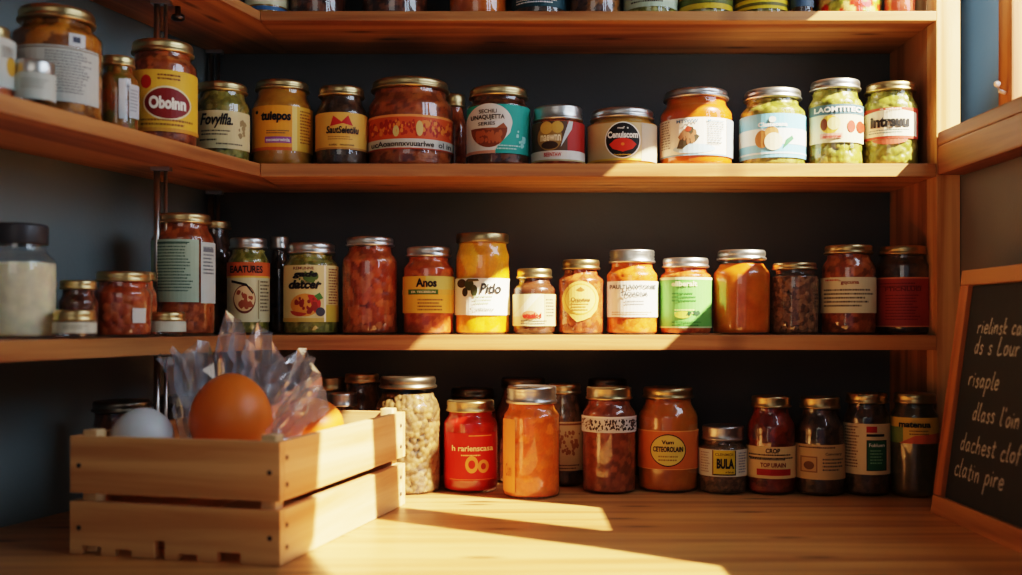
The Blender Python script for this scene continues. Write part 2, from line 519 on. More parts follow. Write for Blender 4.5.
S(bbox('floor', (-2.2, 2.2, -2.6, YB+.1, -.95, -.9), M_PLAIN_WALL, bw=0))
S(bbox('ceiling', (-2.2, XW+.05, -2.6, YB+.3, 1.45, 1.5), M_PLAIN_WALL, bw=0))
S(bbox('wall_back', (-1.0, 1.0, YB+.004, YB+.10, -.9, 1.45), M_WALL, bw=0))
bm = bmesh.new()
yb0, yb1 = -2.6, YB+.05
prism(bm, [(xe(yb1)-OFF-.003, yb1), (xe(yb0)-OFF-.003, yb0), (xe(yb0)-OFF-.1, yb0), (xe(yb1)-OFF-.1, yb1)], -.9, 1.45)
bmesh.ops.recalc_face_normals(bm, faces=bm.faces[:])
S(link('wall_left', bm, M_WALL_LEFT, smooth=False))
# right wall: solid below the sill, thinner wall with the window opening above it
S(bbox('wall_right', (XR+.001, XW+.05, -2.6, YS+.03, -.9, .49), M_WALL_LOW, bw=0))
SUN = Vector((-1, .75, -1.05))
bm = bmesh.new()
def wpoly(pts, x0=XW, x1=XW+.03):
    lo = [bm.verts.new((x0, y, z)) for y, z in pts]; hi = [bm.verts.new((x1, y, z)) for y, z in pts]
    n = len(pts); bm.faces.new(lo); bm.faces.new(hi[::-1])
    for i in range(n): bm.faces.new((lo[i], hi[i], hi[(i+1) % n], lo[(i+1) % n]))
wpoly([(1.585, .49), (1.90, .49), (1.90, 1.45), (1.585, 1.45)])                                   # strip beside the post
wpoly([(1.585, 1.05), (1.585, 1.45), (-2.6, 1.45), (-2.6, 1.27), (.893, 1.235), (1.118, 1.185), (1.349, 1.095)])   # over the window, lower edge slanted to shape the sun band
wpoly([(.20, .49), (.31, 1.03), (.43, 1.10), (.46, 1.25), (-2.6, 1.28), (-2.6, .49)])  # unseen near end of the opening, edge cut to shape sun on the crate
wpoly([(1.585, .49), (1.585, .52), (.43, .52), (.43, .49)])
bmesh.ops.recalc_face_normals(bm, faces=bm.faces[:])
S(link('wall_right_upper', bm, M_WALL_BLUE, smooth=False))
# window: jamb by the post, unseen upright and added blocker panel, cut to shape the sun patches
w = S(bbox('window_1', (XW-.025, XW+.045, 1.568, 1.612, .49, 1.30), M_POST, bw=.003))
bm = bmesh.new(); wpoly([(.655, 1.25), (.735, 1.25), (.815, .70), (.905, .62), (.905, .53), (.72, .53), (.72, .70)], XW-.01, XW+.02)  # upright tilted, foot widened to block stray sun on the counter
bmesh.ops.recalc_face_normals(bm, faces=bm.faces[:]); link('window_mullion', bm, M_POST, w, False)
bm = bmesh.new(); wpoly([(1.40, .56), (1.40, .68), (1.35, .765), (1.20, .785), (1.06, .86), (1.03, 1.0), (.925, 1.0), (1.0, .70), (1.0, .56)], XW-.01, XW+.0)  # added sun blocker, outline set by the shadows it has to cast
bmesh.ops.recalc_face_normals(bm, faces=bm.faces[:]); link('sun_blocker_panel', bm, M_POST, w, False)
bm = bmesh.new(); tube(bm, [(0, 0, 0), (-.009, 0, .003), (-.013, 0, .012)], .0032); 
bmesh.ops.create_uvsphere(bm, u_segments=12, v_segments=8, radius=.005, matrix=Matrix.Translation((-.013, 0, .014)))
link('window_latch', bm, plain((.75, .68, .58), .4), w, loc=(XW-.026, 1.585, wz(92, 1.60)-.005))

# sill: thick board butting against the post, with a thinner ledge on top
S(bbox('trim_1', (.655, XW+.05, .90, YS-.0015, wz(175, 1.595), wz(146, 1.595)), M_SILL, bw=.003))
S(bbox('trim_2', (.6555, XW+.05, .90, YS-.0015, wz(146, 1.595)+.0005, .556), M_SILL, bw=.003))
S(bbox('trim_3', (.6555, XR, YS+.002, YS+.04, 0.0, 1.44), M_POST_PALE, bw=.0015))

# ------------------------------------------------------------------ counter and shelves
bm = bmesh.new()
prism(bm, [(xe(.72)-OFF, .72), (XR, .72), (XR, YB), (xe(YB)-OFF, YB)], -.04, 0)
bevel(bm, .002)
tag(link('countertop', bm, M_COUNTER, smooth=False), 'broad pine countertop of knotty boards under the lowest row of jars', 'countertop')
bm = bmesh.new()
box(bm, -.515, XR-.01, 1.0, YB-.01, -.899, -.041)
for k in range(3): box(bm, -.505+.395*k, -.125+.395*k, .985, 1.0, -.87, -.07)
tag(link('base_cabinet', bm, M_SHELF, smooth=False), 'pine cabinet carcass under the countertop', 'cabinet')
tag(bbox('shelf_side_panel', (.6555-.0, .675, YS+.0415, YB, 0.0, 1.44), M_POST, bw=.001), 'upright pine side panel closing the right end of the shelves', 'shelf panel')
NAMES = ('top', 'second', 'third')
for (zt, zb), nm in zip((S1, S2, S3), NAMES):
    bm = bmesh.new()
    box(bm, -.3855, .6545, YS, YB, zb, zt); bevel(bm, .0012)
    tag(link('back_shelf', bm, M_SHELF, smooth=False), 'long pine shelf on the back wall, %s' % {'top': 'the highest, cropped by the top of the photo', 'second': 'between the highest and the lowest of three', 'third': 'the lowest one, just above the counter jars'}[nm], 'shelf', 'pine shelves on the back wall')
    bm = bmesh.new()
    prism(bm, [(-.3865, YS), (xe(.70), .70), (xe(.70)-OFF, .70), (xe(YB)-OFF, YB), (-.3865, YB)], zb, zt); bevel(bm, .0012)
    tag(link('side_shelf', bm, M_SHELF_LEFT, smooth=False), 'pine shelf along the left wall, %s' % {'top': 'the highest, at the top edge of the photo', 'second': 'carrying the blurred big labelled jar', 'third': 'carrying the cream jar with a black lid'}[nm], 'shelf', 'pine shelves on the left wall')
# metal uprights in the corner
for px, Y, r, lab in ((157, 1.50, .0045, 'thin metal shelf upright on the left wall behind the tall sauce jar'), (211, 1.775, .005, 'thin metal shelf upright in the corner behind the olive jar')):
    X = max(wx(px, Y), xe(Y)-OFF+.006)
    t = thing('shelf_upright', lab, 'shelf bracket', (X, Y, 0), group='metal shelf uprights')
    for a, b in ((0.0, S3[1]), (S3[0], S2[1]), (S2[0], S1[1])):
        bm = bmesh.new(); tube(bm, [(0, 0, a), (0, 0, b)], r, 12)
        tube(bm, [(.012, .002, a), (.012, .002, b)], r*.6, 10)
        link('rail', bm, plain((.45, .43, .40), .3, 1., .05), t)
        bm = bmesh.new(); box(bm, -.008, .02, -.006, .008, b-.006, b); bevel(bm, .001)
        link('clamp', bm, plain((.45, .43, .40), .3, 1., .05), t, False)
bm = bmesh.new(); lathe(bm, [(.004, 0), (.004, -.012), (.009, -.013), (.010, -.018), (.006, -.021)][::-1], 20)
tag(link('shelf_bolt', bm, plain((.10, .08, .07), .35, 1.), loc=(wx(178, 1.53), 1.53, S1[1])), 'small dark metal bolt under the highest left shelf', 'bolt')

# ------------------------------------------------------------------ foods
def sm(a, b=None): return dict(kind='smooth', cols=[srgb(*a), srgb(*(b or [c*.8 for c in a]))])
def lu(cols, liquid, cell=.011, amp=.0035, **k): return dict(kind='lumps', cols=[srgb(*c) for c in cols], liquid=srgb(*liquid), cell=cell, amp=amp, **k)
TOMATO = lu([(156, 74, 34), (176, 92, 44), (126, 56, 26)], (108, 48, 20), .0062, .0014)
DARKSAUCE = lu([(92, 46, 28), (120, 62, 36), (72, 34, 20)], (48, 22, 12), .006, .0014)
ORANGE = sm((222, 118, 34), (196, 88, 20))
AMBER = sm((196, 138, 48), (172, 110, 34))
CARROT = lu([(218, 108, 34), (226, 120, 40), (210, 98, 28)], (204, 90, 24), .008, .0012)
SALSA = lu([(190, 88, 36), (204, 104, 44), (172, 70, 28)], (160, 64, 24), .0055, .0012)
GREENPEP = lu([(144, 140, 58), (166, 158, 80), (120, 118, 42)], (72, 72, 22), .0078, .0035)
OLIVE = lu([(132, 126, 56), (152, 138, 70), (110, 102, 42)], (60, 54, 20), .0066, .003)
RELISH = lu([(134, 128, 54), (158, 148, 76), (106, 104, 36)], (86, 86, 26), .005, .0014)
CHERRY = lu([(176, 78, 36), (196, 104, 54), (146, 58, 26)], (98, 34, 14), .0078, .003)
CHICK = lu([(108, 76, 36), (122, 90, 48), (90, 62, 28)], (22, 13, 5), .0062, .0056, dry=True)  # dry jars hold no liquid; the dark tone paints shade between pieces
BEANS = lu([(124, 86, 58), (148, 106, 72), (96, 64, 44)], (26, 17, 11), .0048, .0034, dry=True)
SPICE = lu([(90, 64, 42), (110, 80, 52), (70, 48, 30)], (50, 32, 18), .0036, .0010, dry=True)
NEARBLACK = lu([(72, 48, 34), (84, 58, 40), (56, 38, 28)], (40, 25, 17), .0065, .0014)
REDSM = sm((196, 40, 20), (164, 26, 14))
CREAM = sm((238, 232, 200), (230, 224, 190))
BROWNSM = sm((98, 54, 32), (72, 38, 22))
GREY = (70, 62, 50)
K = srgb(24, 20, 18); WHT = srgb(244, 240, 228); CRM = srgb(236, 222, 178); RED = srgb(190, 36, 24); DRED = srgb(120, 24, 20)
TXT = srgb(84, 78, 66); YEL = srgb(242, 190, 62); GRN = srgb(70, 120, 50); TEAL = srgb(40, 160, 146); BLU = srgb(96, 168, 196)

# ------------------------------------------------------------------ jars on the highest shelf (only their feet show)
G1 = 'jars standing on the highest shelf'
z = S1[0]+.0003
def top(x0, x1, food, lab, labels=(), h=-95, **k):
    return jar('glass_jar', lab, x0, x1, h, z, G1, Yf=1.618, food=food, labels=labels, **k)
top(246, 288, AMBER, 'jar with yellow label over a blue foot, leftmost on the highest shelf', [dict(y=(-60, 4), col=YEL, art=[('r', -1, .0, 1, .14, CRM), ('t', 'Molle', -.3, .3, .4, .6, K)]), dict(name='foot_label', y=(5.5, 9.5), col=srgb(70, 110, 150))])
top(290, 346, DARKSAUCE, 'wide jar of dark brown relish on the highest shelf, second from its left end', [dict(y=(-70, -10), col=CRM)], rn=.84)
top(362, 428, DARKSAUCE, 'widest dark jar on the highest shelf, above the big red-orange banded jar', [dict(y=(-70, -12), col=srgb(200, 150, 100))], rn=.86)
top(449, 507, ORANGE, 'amber orange jar without a label near its foot on the highest shelf', [dict(y=(-70, -14), col=CRM)])
top(512, 566, NEARBLACK, 'jar with dark teal printed label on the highest shelf', [dict(y=(-70, 6), col=srgb(36, 66, 72), art=[('l', -.8, .8, .12, .035, 3, 2, WHT)])])
top(569, 621, lu([(150, 90, 40), (90, 50, 30)], (50, 24, 12), .007, .002), 'jar of speckled brown mix on the highest shelf, left of the pale green label', [dict(y=(-70, -14), col=CRM)])
top(624, 677, GREENPEP, 'jar with pale green printed label on the highest shelf', [dict(y=(-70, 6), col=srgb(196, 206, 172), art=[('l', -.7, .7, .16, .05, 3, 5, TXT)])])
top(679, 732, OLIVE, 'jar with olive and yellow striped label on the highest shelf, left of its twin', [dict(y=(-70, 8), col=srgb(222, 176, 40), art=[('r', -1, .07, 1, .16, srgb(92, 96, 34))])])
top(735, 788, OLIVE, 'jar with bright yellow label and dark stripe on the highest shelf, right of its twin', [dict(y=(-70, 8), col=srgb(240, 196, 40), art=[('r', -1, .04, 1, .08, srgb(110, 100, 34)), ('r', -1, .13, 1, .22, srgb(110, 100, 34))])])
top(791, 813, NEARBLACK, 'narrow jar with dark blue label on the highest shelf, beside the bright yellow label', [dict(y=(-60, 6), col=srgb(70, 92, 112))], h=-50)
top(815, 881, lu([(206, 50, 22), (150, 160, 50), (226, 200, 110), (120, 130, 40)], (120, 50, 14), .009, .003), 'wide jar of red and green mixed vegetables on the highest shelf', [dict(y=(-70, -14), col=WHT)], rn=.86)
top(884, 915, sm((190, 90, 60), (160, 60, 40)), 'narrow pinkish orange jar at the right end of the highest shelf', [dict(y=(-60, -10), col=CRM)])

# ------------------------------------------------------------------ second shelf
G2 = 'jars on the second shelf'
z = S2[0]+.0003
def two(x0, x1, yt, food, lab, labels=(), **k):
    k.setdefault('Yf', 1.617)
    return jar('glass_jar', lab, x0, x1, yt, z, G2, food=food, labels=labels, **k)
two(253, 312, 78, AMBER, 'jar of ochre preserve with orange label and purple strip, second shelf', [dict(y=(105, 150), col=srgb(240, 158, 44), art=[
    ('r', .45, 0, 1, 1, srgb(232, 178, 60)), ('r', .30, 0, .46, 1, srgb(240, 206, 110)), ('r', -1, 0, .3, .07, srgb(206, 96, 40)), ('r', -.55, .16, .28, .30, srgb(150, 80, 150)), ('e', -.8, .86, .04, .04, K),
    ('l', -.5, .25, .42, .05, 2, 3, TXT), ('l', .55, .9, .88, .07, 11, 4, srgb(150, 90, 30)), ('t', 'tuiepos', -.66, .26, .60, .86, K, .045, .1), ('t', 'neoeorwinla', -.5, .22, .19, .27, WHT)])], rn=.87, shoulder=.75, lidh=9)
two(316, 367, 84, NEARBLACK, 'dark jar with mustard label and red bow shape, second shelf', [dict(y=(112, 149), col=srgb(230, 172, 76), art=[
    ('p', [(-.42, .62), (-.3, .9), (.0, .74), (.25, .92), (.42, .64), (.05, .70)], RED), ('l', -.5, .5, .32, .06, 2, 6, srgb(170, 110, 50)), ('r', -1, 0, 1, .05, srgb(190, 130, 60)),
    ('t', 'SautSeletilu', -.55, .62, .42, .62, K, .03, .15), ('t', 'cutic  mucnoe', -.45, .45, .09, .15, K)])], rn=.86, lidh=10)
two(368, 453, 75, TOMATO, 'largest squat jar of red chutney with an orange-red band label, second shelf', [dict(y=(114, 149), a=(-100, 100), col=srgb(214, 84, 34), art=[
    ('r', -1, .93, 1, 1, srgb(236, 150, 80)), ('s', -.95, .36, .95, .9, 120, .035, 3, srgb(170, 44, 26)), ('s', -.95, .36, .95, .9, 70, .03, 4, srgb(230, 130, 50)), ('e', -.32, .52, .07, .16, srgb(214, 190, 120)), ('e', .2, .60, .08, .22, srgb(214, 180, 110)),
    ('r', -1, .0, 1, .30, srgb(206, 202, 188)), ('r', -1, 0, 1, .04, srgb(180, 70, 40)), ('t', 'ucAoaonnxvuuarlwe  ol in', -.86, .9, .08, .24, K, .02, .0)])], rn=.88, shoulder=.78, lidh=10)
two(440, 468, 93, SALSA, 'narrow jar half hidden behind the big banded jar on the second shelf', Yc=1.765, rn=.85, R=.022)
two(467, 530, 84, DARKSAUCE, 'jar with turquoise label and white arched panel, second shelf', [dict(y=(104, 153), col=TEAL, a=(-88, 88), art=[
    ('p', [(-1, 0), (-.15, 0), (-.05, .12), (.35, .42), (.42, .62)]+ell(-.3, .62, .72, .40, 0, 180, 20)[1:-1]+[(-1, .62)], srgb(226, 222, 212)), ('p', ell(-.28, .52, .55, .40, 180, 360, 18), srgb(120, 60, 34)), ('s', -.72, .18, .18, .5, 40, .06, 9, srgb(170, 90, 50)), ('p', [(-.5, .52), (-.3, .47), (-.1, .5), (.15, .62), (.27, .52)], srgb(150, 84, 50)), ('r', -1, 0, -.1, .06, srgb(220, 150, 120)), ('s', .5, .1, .85, .5, 8, .05, 3, srgb(150, 214, 206)), ('l', -.05, .7, .14, .06, 2, 3, srgb(180, 224, 218)),
    ('t', 'SECHILI', -.58, -.05, .82, .90, K), ('t', 'UNAQUJETTA', -.82, .18, .67, .79, K, .03), ('t', 'SERIES', -.6, -.1, .57, .64, K)])], rn=.90, lidh=10)
two(532, 584, 104, SALSA, 'small silver-lidded jar with a fruit picture and red side panel, second shelf', [dict(y=(121, 161), col=srgb(84, 62, 44), art=[
    ('r', .35, .25, 1, 1, srgb(170, 40, 28)), ('p', [(.1, .35), (.5, .8), (.55, 1), (.4, 1), (.2, .6)], srgb(196, 208, 204)), ('e', -.3, .60, .45, .34, srgb(150, 116, 60)), ('e', -.42, .84, .22, .16, srgb(206, 164, 76)), ('e', -.02, .85, .22, .15, srgb(196, 156, 70)), ('e', -.3, .40, .30, .1, srgb(60, 40, 28)),
    ('r', -1, 0, 1, .26, srgb(234, 222, 206)), ('r', -1, 0, 1, .04, srgb(200, 170, 110)), ('t', 'naewnn', -.62, .1, .50, .66, srgb(240, 222, 180), .03), ('t', 'BEENTAW', -.5, .12, .11, .21, RED, .03)])], rn=.93, shoulder=.9, lidh=14, lid=SILVER, style='band')
two(587, 657, 106, sm((214, 150, 60), (196, 130, 46)), 'squat amber tub with round black emblem holding a red half disc, second shelf', [dict(y=(122, 160), a=(-75, 75), col=srgb(208, 180, 130), art=[
    ('r', -1, 0, 1, .05, srgb(226, 180, 60)), ('r', .55, 0, 1, 1, srgb(190, 176, 150)), ('e', 0.02, .53, .50, .485, WHT), ('e', 0.02, .53, .47, .455, K), ('p', [(-.36, .42), (-.2, .54), (.02, .60), (.25, .54), (.40, .42), (.30, .30), (.02, .22), (-.26, .30)], srgb(214, 50, 22)), ('e', .02, .42, .05, .04, srgb(240, 130, 40)),
    ('t', 'Cenuiscom', -.40, .44, .58, .76, WHT, .04), ('t', 'mef  s', -.12, .18, .82, .88, WHT), ('t', 'loueowoa', -.22, .26, .12, .17, YEL)])], rn=.88, shoulder=.9, lidh=10, lid=SILVER)
two(660, 732, 86, ORANGE, 'orange soup jar with white printed label and dark figure drawing, second shelf', [dict(y=(117, 155), a=(-88, 88), col=srgb(238, 228, 212), art=[
    ('r', -1, 0, 1, .04, srgb(120, 160, 176)), ('r', .8, 0, 1, 1, srgb(150, 160, 166)), ('p', ell(-.05, .18, .55, .12), srgb(176, 206, 216)), ('p', [(-.5, .2), (-.42, .45), (-.3, .62), (-.22, .78), (-.08, .74), (.02, .55), (.1, .5), (.0, .36), (-.2, .30), (-.35, .18)], srgb(70, 60, 44)), ('s', -.48, .25, .05, .72, 14, .06, 6, srgb(150, 100, 70)), ('e', -.2, .7, .08, .07, srgb(170, 60, 40)),
    ('l', .3, .75, .82, .06, 9, 3, srgb(150, 160, 166)), ('l', -.9, -.65, .92, .07, 11, 5, srgb(150, 140, 130)), ('t', 'MTSWW', -.5, .06, .86, .95, srgb(70, 110, 140), .03), ('t', 'Mouiaun', .3, .72, .88, .94, srgb(70, 130, 160)), ('t', 'patites', .3, .62, .28, .34, K)])], rn=.86, shoulder=.78, lidh=9, lid=SILVER)
two(740, 805, 86, RELISH, 'green relish jar with light blue label picturing bread rolls, second shelf', [dict(y=(113, 157), a=(-95, 95), col=srgb(120, 184, 206), art=[
    ('r', -1, .30, 1, .66, srgb(220, 226, 218)), ('r', -1, .08, 1, .12, srgb(190, 216, 222)), ('e', -.3, .42, .20, .2, srgb(170, 110, 60)), ('e', -.02, .56, .2, .14, srgb(196, 134, 84)), ('e', .03, .36, .26, .2, srgb(240, 222, 184)), ('p', [(.3, .2), (.38, .4), (.55, .5), (.6, .42), (.42, .28)], srgb(60, 120, 80)), ('e', 0, .86, .10, .07, WHT),
    ('t', 'Clastecena', -.40, .42, .70, .80, WHT, .03)])], rn=.84, shoulder=.8, lidh=10, lid=SILVER)
two(808, 862, 77, GREENPEP, 'tall jar of pale green peppers with yellow picture label, second shelf', [dict(y=(104, 142), a=(-62, 80), col=srgb(226, 214, 170), art=[
    ('r', -1, .74, 1, 1, srgb(80, 110, 120)), ('e', -.25, .48, .36, .24, srgb(226, 176, 70)), ('e', -.1, .50, .24, .17, srgb(240, 220, 150)), ('e', -.46, .48, .12, .16, srgb(120, 60, 30)), ('e', .52, .42, .14, .16, srgb(200, 60, 40)), ('e', .84, .42, .14, .16, srgb(190, 50, 30)), ('r', -.6, .1, .2, .24, srgb(226, 160, 140)),
    ('t', 'LAOMTITEO', -.8, .9, .80, .94, WHT, .03), ('t', 'onescnai', -.5, .15, .12, .2, RED)])], rn=.88, shoulder=.8, lidh=10, lid=SILVER)
two(863, 917, 80, GREENPEP, 'jar of yellow-green peppers with red-bordered cream label, right end of second shelf', [dict(y=(107, 138), a=(-72, 72), col=srgb(196, 70, 48), art=[
    ('p', [(-.93, .08), (.93, .08), (.93, .85), (.4, .92), (-.4, .92), (-.93, .85)], srgb(236, 222, 190)), ('l', -.75, .75, .26, .08, 2, 4, srgb(90, 120, 110)), ('t', 'intrsuu', -.68, .66, .36, .72, K, .05), ('t', 'o caluss', -.35, .4, .93, .99, WHT)]),
    dict(name='lower_seal', y=(138.5, 144), a=(-40, 40), col=srgb(196, 90, 66), shape=ell(0, .98, .95, .95, 180, 360, 16))], rn=.88, shoulder=.8, lidh=9, lid=BRASS)

# ------------------------------------------------------------------ third shelf
G3 = 'jars on the third shelf'
z = S3[0]+.0003
def three(x0, x1, yt, food, lab, labels=(), **k):
    k.setdefault('Yf', 1.617)
    return jar('glass_jar', lab, x0, x1, yt, z, G3, food=food, labels=labels, **k)
three(228, 269, 237, RELISH, 'tall green relish jar with orange-headed label and a round drawing, third shelf', [dict(y=(262, 322), a=(-90, 90), col=srgb(212, 206, 164), art=[
    ('r', -1, .76, 1, 1, srgb(206, 96, 44)), ('r', -1, .74, 1, .77, srgb(230, 190, 80)), ('e', -.18, .38, .50, .24, srgb(110, 60, 44)), ('e', -.18, .39, .46, .21, srgb(226, 190, 140)), ('s', -.6, .2, .25, .56, 22, .09, 8, srgb(160, 80, 50)), ('p', [(-.75, .66), (-.1, .60), (.2, .46), (.22, .49), (-.08, .64), (-.75, .70)], K),
    ('r', .42, .05, .47, .7, srgb(150, 140, 100)), ('l', .52, .9, .66, .06, 9, 7, TXT), ('t', 'EAATURES', -.8, .62, .82, .94, K, .03)])], rn=.88, shoulder=.85, lidh=11, lid=SILVER)
three(268, 291, 236, NEARBLACK, 'narrow near-black jar standing behind two green labelled jars, third shelf', Yc=1.74, lid=SILVER)
three(284, 338, 242, RELISH, 'green pickle jar with cream label, leafy script and red fruit picture, third shelf', [dict(y=(265, 322), a=(-80, 90), col=srgb(226, 208, 146), art=[
    ('r', .45, 0, .52, 1, srgb(250, 240, 210)), ('r', .52, 0, 1, .3, srgb(206, 176, 70)), ('r', -1, 0, .45, .07, srgb(214, 180, 90)), ('e', -.2, .30, .50, .20, srgb(226, 150, 60)), ('p', ell(.0, .32, .34, .16, -70, 110, 14), srgb(190, 50, 40)), ('p', ell(-.4, .2, .3, .1, 180, 330, 12), srgb(180, 60, 40)), ('s', -.6, .12, .3, .46, 16, .08, 3, srgb(140, 40, 30)), ('p', [(.1, .46), (.3, .52), (.42, .42), (.25, .38)], GRN), ('e', .32, .18, .16, .08, srgb(60, 60, 70)), ('s', -.5, .66, .3, .9, 22, .08, 5, srgb(86, 110, 50)),
    ('l', .6, .92, .92, .05, 13, 9, srgb(120, 60, 40)), ('t', 'REMUNNE', -.6, .1, .92, .97, srgb(120, 60, 40)), ('t', 'gade', -.62, .22, .76, .90, K, .05, .25), ('t', 'datcer', -.75, .36, .58, .74, K, .05, .25)])], rn=.86, shoulder=.85, lidh=11, lid=SILVER)
three(342, 398, 236, CHERRY, 'unlabelled jar of whole red beans in sauce, third shelf', rn=.83, shoulder=.82, lidh=9, lid=SILVER)
three(403, 454, 246, SALSA, 'jar with orange label and green strip, left of the golden fruit jar, third shelf', [dict(y=(276, 313), a=(-85, 85), col=srgb(240, 178, 62), art=[
    ('r', -.1, .62, 1, 1, srgb(206, 190, 96)), ('p', [(-1, .5), (1, .5), (1, .64), (-.1, .64), (-1, .64)], srgb(226, 176, 70)), ('r', -.75, .50, .36, .64, srgb(70, 106, 40)), ('l', -.4, .6, .34, .09, 4, 4, srgb(120, 80, 30)),
    ('t', 'Anos', -.46, .30, .70, .94, K, .045), ('t', 'ER TECESSUN', -.62, .25, .54, .60, CRM)])], rn=.85, shoulder=.84, lidh=10, lid=SILVER)
three(455, 510, 232, lu([(250, 170, 30), (255, 190, 50), (240, 150, 20)], (230, 132, 16), .024, .0022), 'tall wide-mouthed jar of golden fruit with white label and dark leaves, third shelf', [dict(y=(278, 315), a=(-88, 78), col=srgb(244, 240, 222), art=[
    ('e', -.72, .86, .16, .12, srgb(60, 44, 24)), ('e', -.45, .82, .16, .16, srgb(60, 66, 34)), ('e', -.6, .62, .1, .12, srgb(50, 44, 24)), ('e', -.28, .66, .12, .16, srgb(66, 70, 40)), ('p', [(-.5, .9), (-.1, .92), (-.15, .98), (-.5, .98)], srgb(90, 80, 40)),
    ('l', -.3, .4, .48, .09, 3, 8, srgb(170, 180, 130)), ('t', 'Pitlo', -.08, .66, .58, .86, K, .03, .2), ('t', 'Cutblany', -.42, .42, .10, .2, TXT)])], rn=.95, shoulder=.84, lidh=9, lid=BRASS, style='plain')
three(513, 556, 268, BROWNSM, 'smallest jar on third shelf, cream label with a red printed word', [dict(y=(294, 326), a=(-90, 88), col=srgb(226, 206, 152), art=[
    ('p', [(-.95, .3), (-.1, 1), (.3, 1), (-.6, .3)], srgb(238, 226, 190)), ('r', .45, 0, 1, 1, srgb(212, 180, 120)), ('l', .5, .9, .8, .1, 6, 2, TXT), ('l', -.6, .6, .14, .08, 2, 3, TXT), ('e', -.2, .34, .35, .14, srgb(206, 130, 90)), ('t', 'etaaicd', -.5, .3, .24, .42, RED, .04)])], rn=.80, shoulder=.8, lidh=10, lid=BRASS)
three(558, 604, 259, TOMATO, 'jar with oval golden seal-shaped label, third shelf', [dict(y=(281, 322), a=(-52, 48), col=srgb(226, 172, 84), shape=ell(0, .55, 1., .45, 0, 180, 18)+[(-.9, .3), (-.5, .12), (-.2, .0), (.2, .05), (.55, .12), (.9, .3)], art=[
    ('e', 0, .56, .86, .38, srgb(206, 146, 60)), ('e', 0, .56, .80, .35, srgb(232, 184, 96)), ('p', [(-.25, .78), (0, .86), (.25, .78), (.1, .74), (-.1, .74)], srgb(150, 90, 40)), ('l', -.5, .5, .42, .07, 3, 4, srgb(150, 90, 40)), ('t', 'Onautou', -.5, .5, .50, .60, srgb(110, 60, 24), .03)])], rn=.80, shoulder=.82, lidh=10, lid=BRASS)
three(606, 658, 249, CARROT, 'jar of orange chunks with white two-line printed label, third shelf', [dict(y=(281, 317), a=(-70, 88), col=srgb(242, 234, 218), art=[
    ('l', -.8, .8, .12, .06, 2, 3, srgb(190, 150, 110)), ('l', -.3, .5, .42, .08, 2, 9, srgb(140, 140, 140)), ('t', 'PAULTLIUWTONIE', -.86, .84, .78, .90, srgb(60, 66, 70), .03), ('t', 'TAOIADIUA', -.45, .55, .58, .70, srgb(60, 66, 70), .03)])], rn=.86, shoulder=.82, lidh=13, lid=SILVER, style='band')
three(660, 711, 257, SALSA, 'jar with bright green label, third shelf', [dict(y=(277, 328), a=(-92, 92), col=srgb(104, 176, 84), art=[
    ('r', -1, .95, 1, 1, srgb(206, 220, 170)), ('r', -1, 0, 1, .03, srgb(190, 210, 150)), ('l', -.5, .4, .66, .07, 3, 5, srgb(60, 120, 50)), ('l', -.4, .5, .34, .06, 2, 6, srgb(220, 226, 140)), ('e', -.1, .26, .3, .07, srgb(190, 196, 80)), ('s', .0, .22, .55, .36, 10, .05, 4, srgb(40, 70, 40)), ('l', -.5, .6, .1, .06, 2, 8, srgb(60, 120, 50)), ('t', 'eliberalt', -.5, .42, .82, .92, CRM, .03)])], rn=.88, shoulder=.88, lidh=10, lid=SILVER)
three(713, 770, 249, ORANGE, 'unlabelled jar of smooth bright orange puree, third shelf', rn=.82, shoulder=.80, lidh=10, lid=SILVER, fill=.95)
three(771, 818, 262, BEANS, 'jar of small dried brown beans without a label, third shelf', rn=.90, shoulder=.88, lidh=7, lid=BRASS, fill=.9)
three(822, 875, 244, TOMATO, 'dark red sauce jar with cream label of many printed lines, third shelf', [dict(y=(277, 313), a=(-95, 80), col=srgb(226, 208, 164), art=[
    ('l', -.85, .85, .62, .11, 5, 3, TXT), ('l', -.8, -.3, .9, .1, 1, 7, RED), ('t', '*gqcuna', -.35, .35, .78, .92, srgb(130, 40, 26), .03)])], rn=.86, shoulder=.82, lidh=9, lid=BRASS)
three(877, 929, 245, NEARBLACK, 'dark jar with plain red label, right end of third shelf', [dict(y=(277, 327), a=(-95, 95), col=srgb(158, 54, 44), art=[
    ('r', -1, .97, 1, 1, srgb(210, 130, 90)), ('r', -1, 0, 1, .025, srgb(210, 130, 90)), ('l', -.6, .6, .62, .06, 9, 3, srgb(120, 24, 20)), ('l', -.8, .8, .86, .06, 2, 2, srgb(110, 24, 20)), ('t', 'FTICNLUEI', -.6, .6, .72, .80, srgb(110, 20, 18), .03)])], rn=.86, shoulder=.86, lidh=9, lid=BRASS)

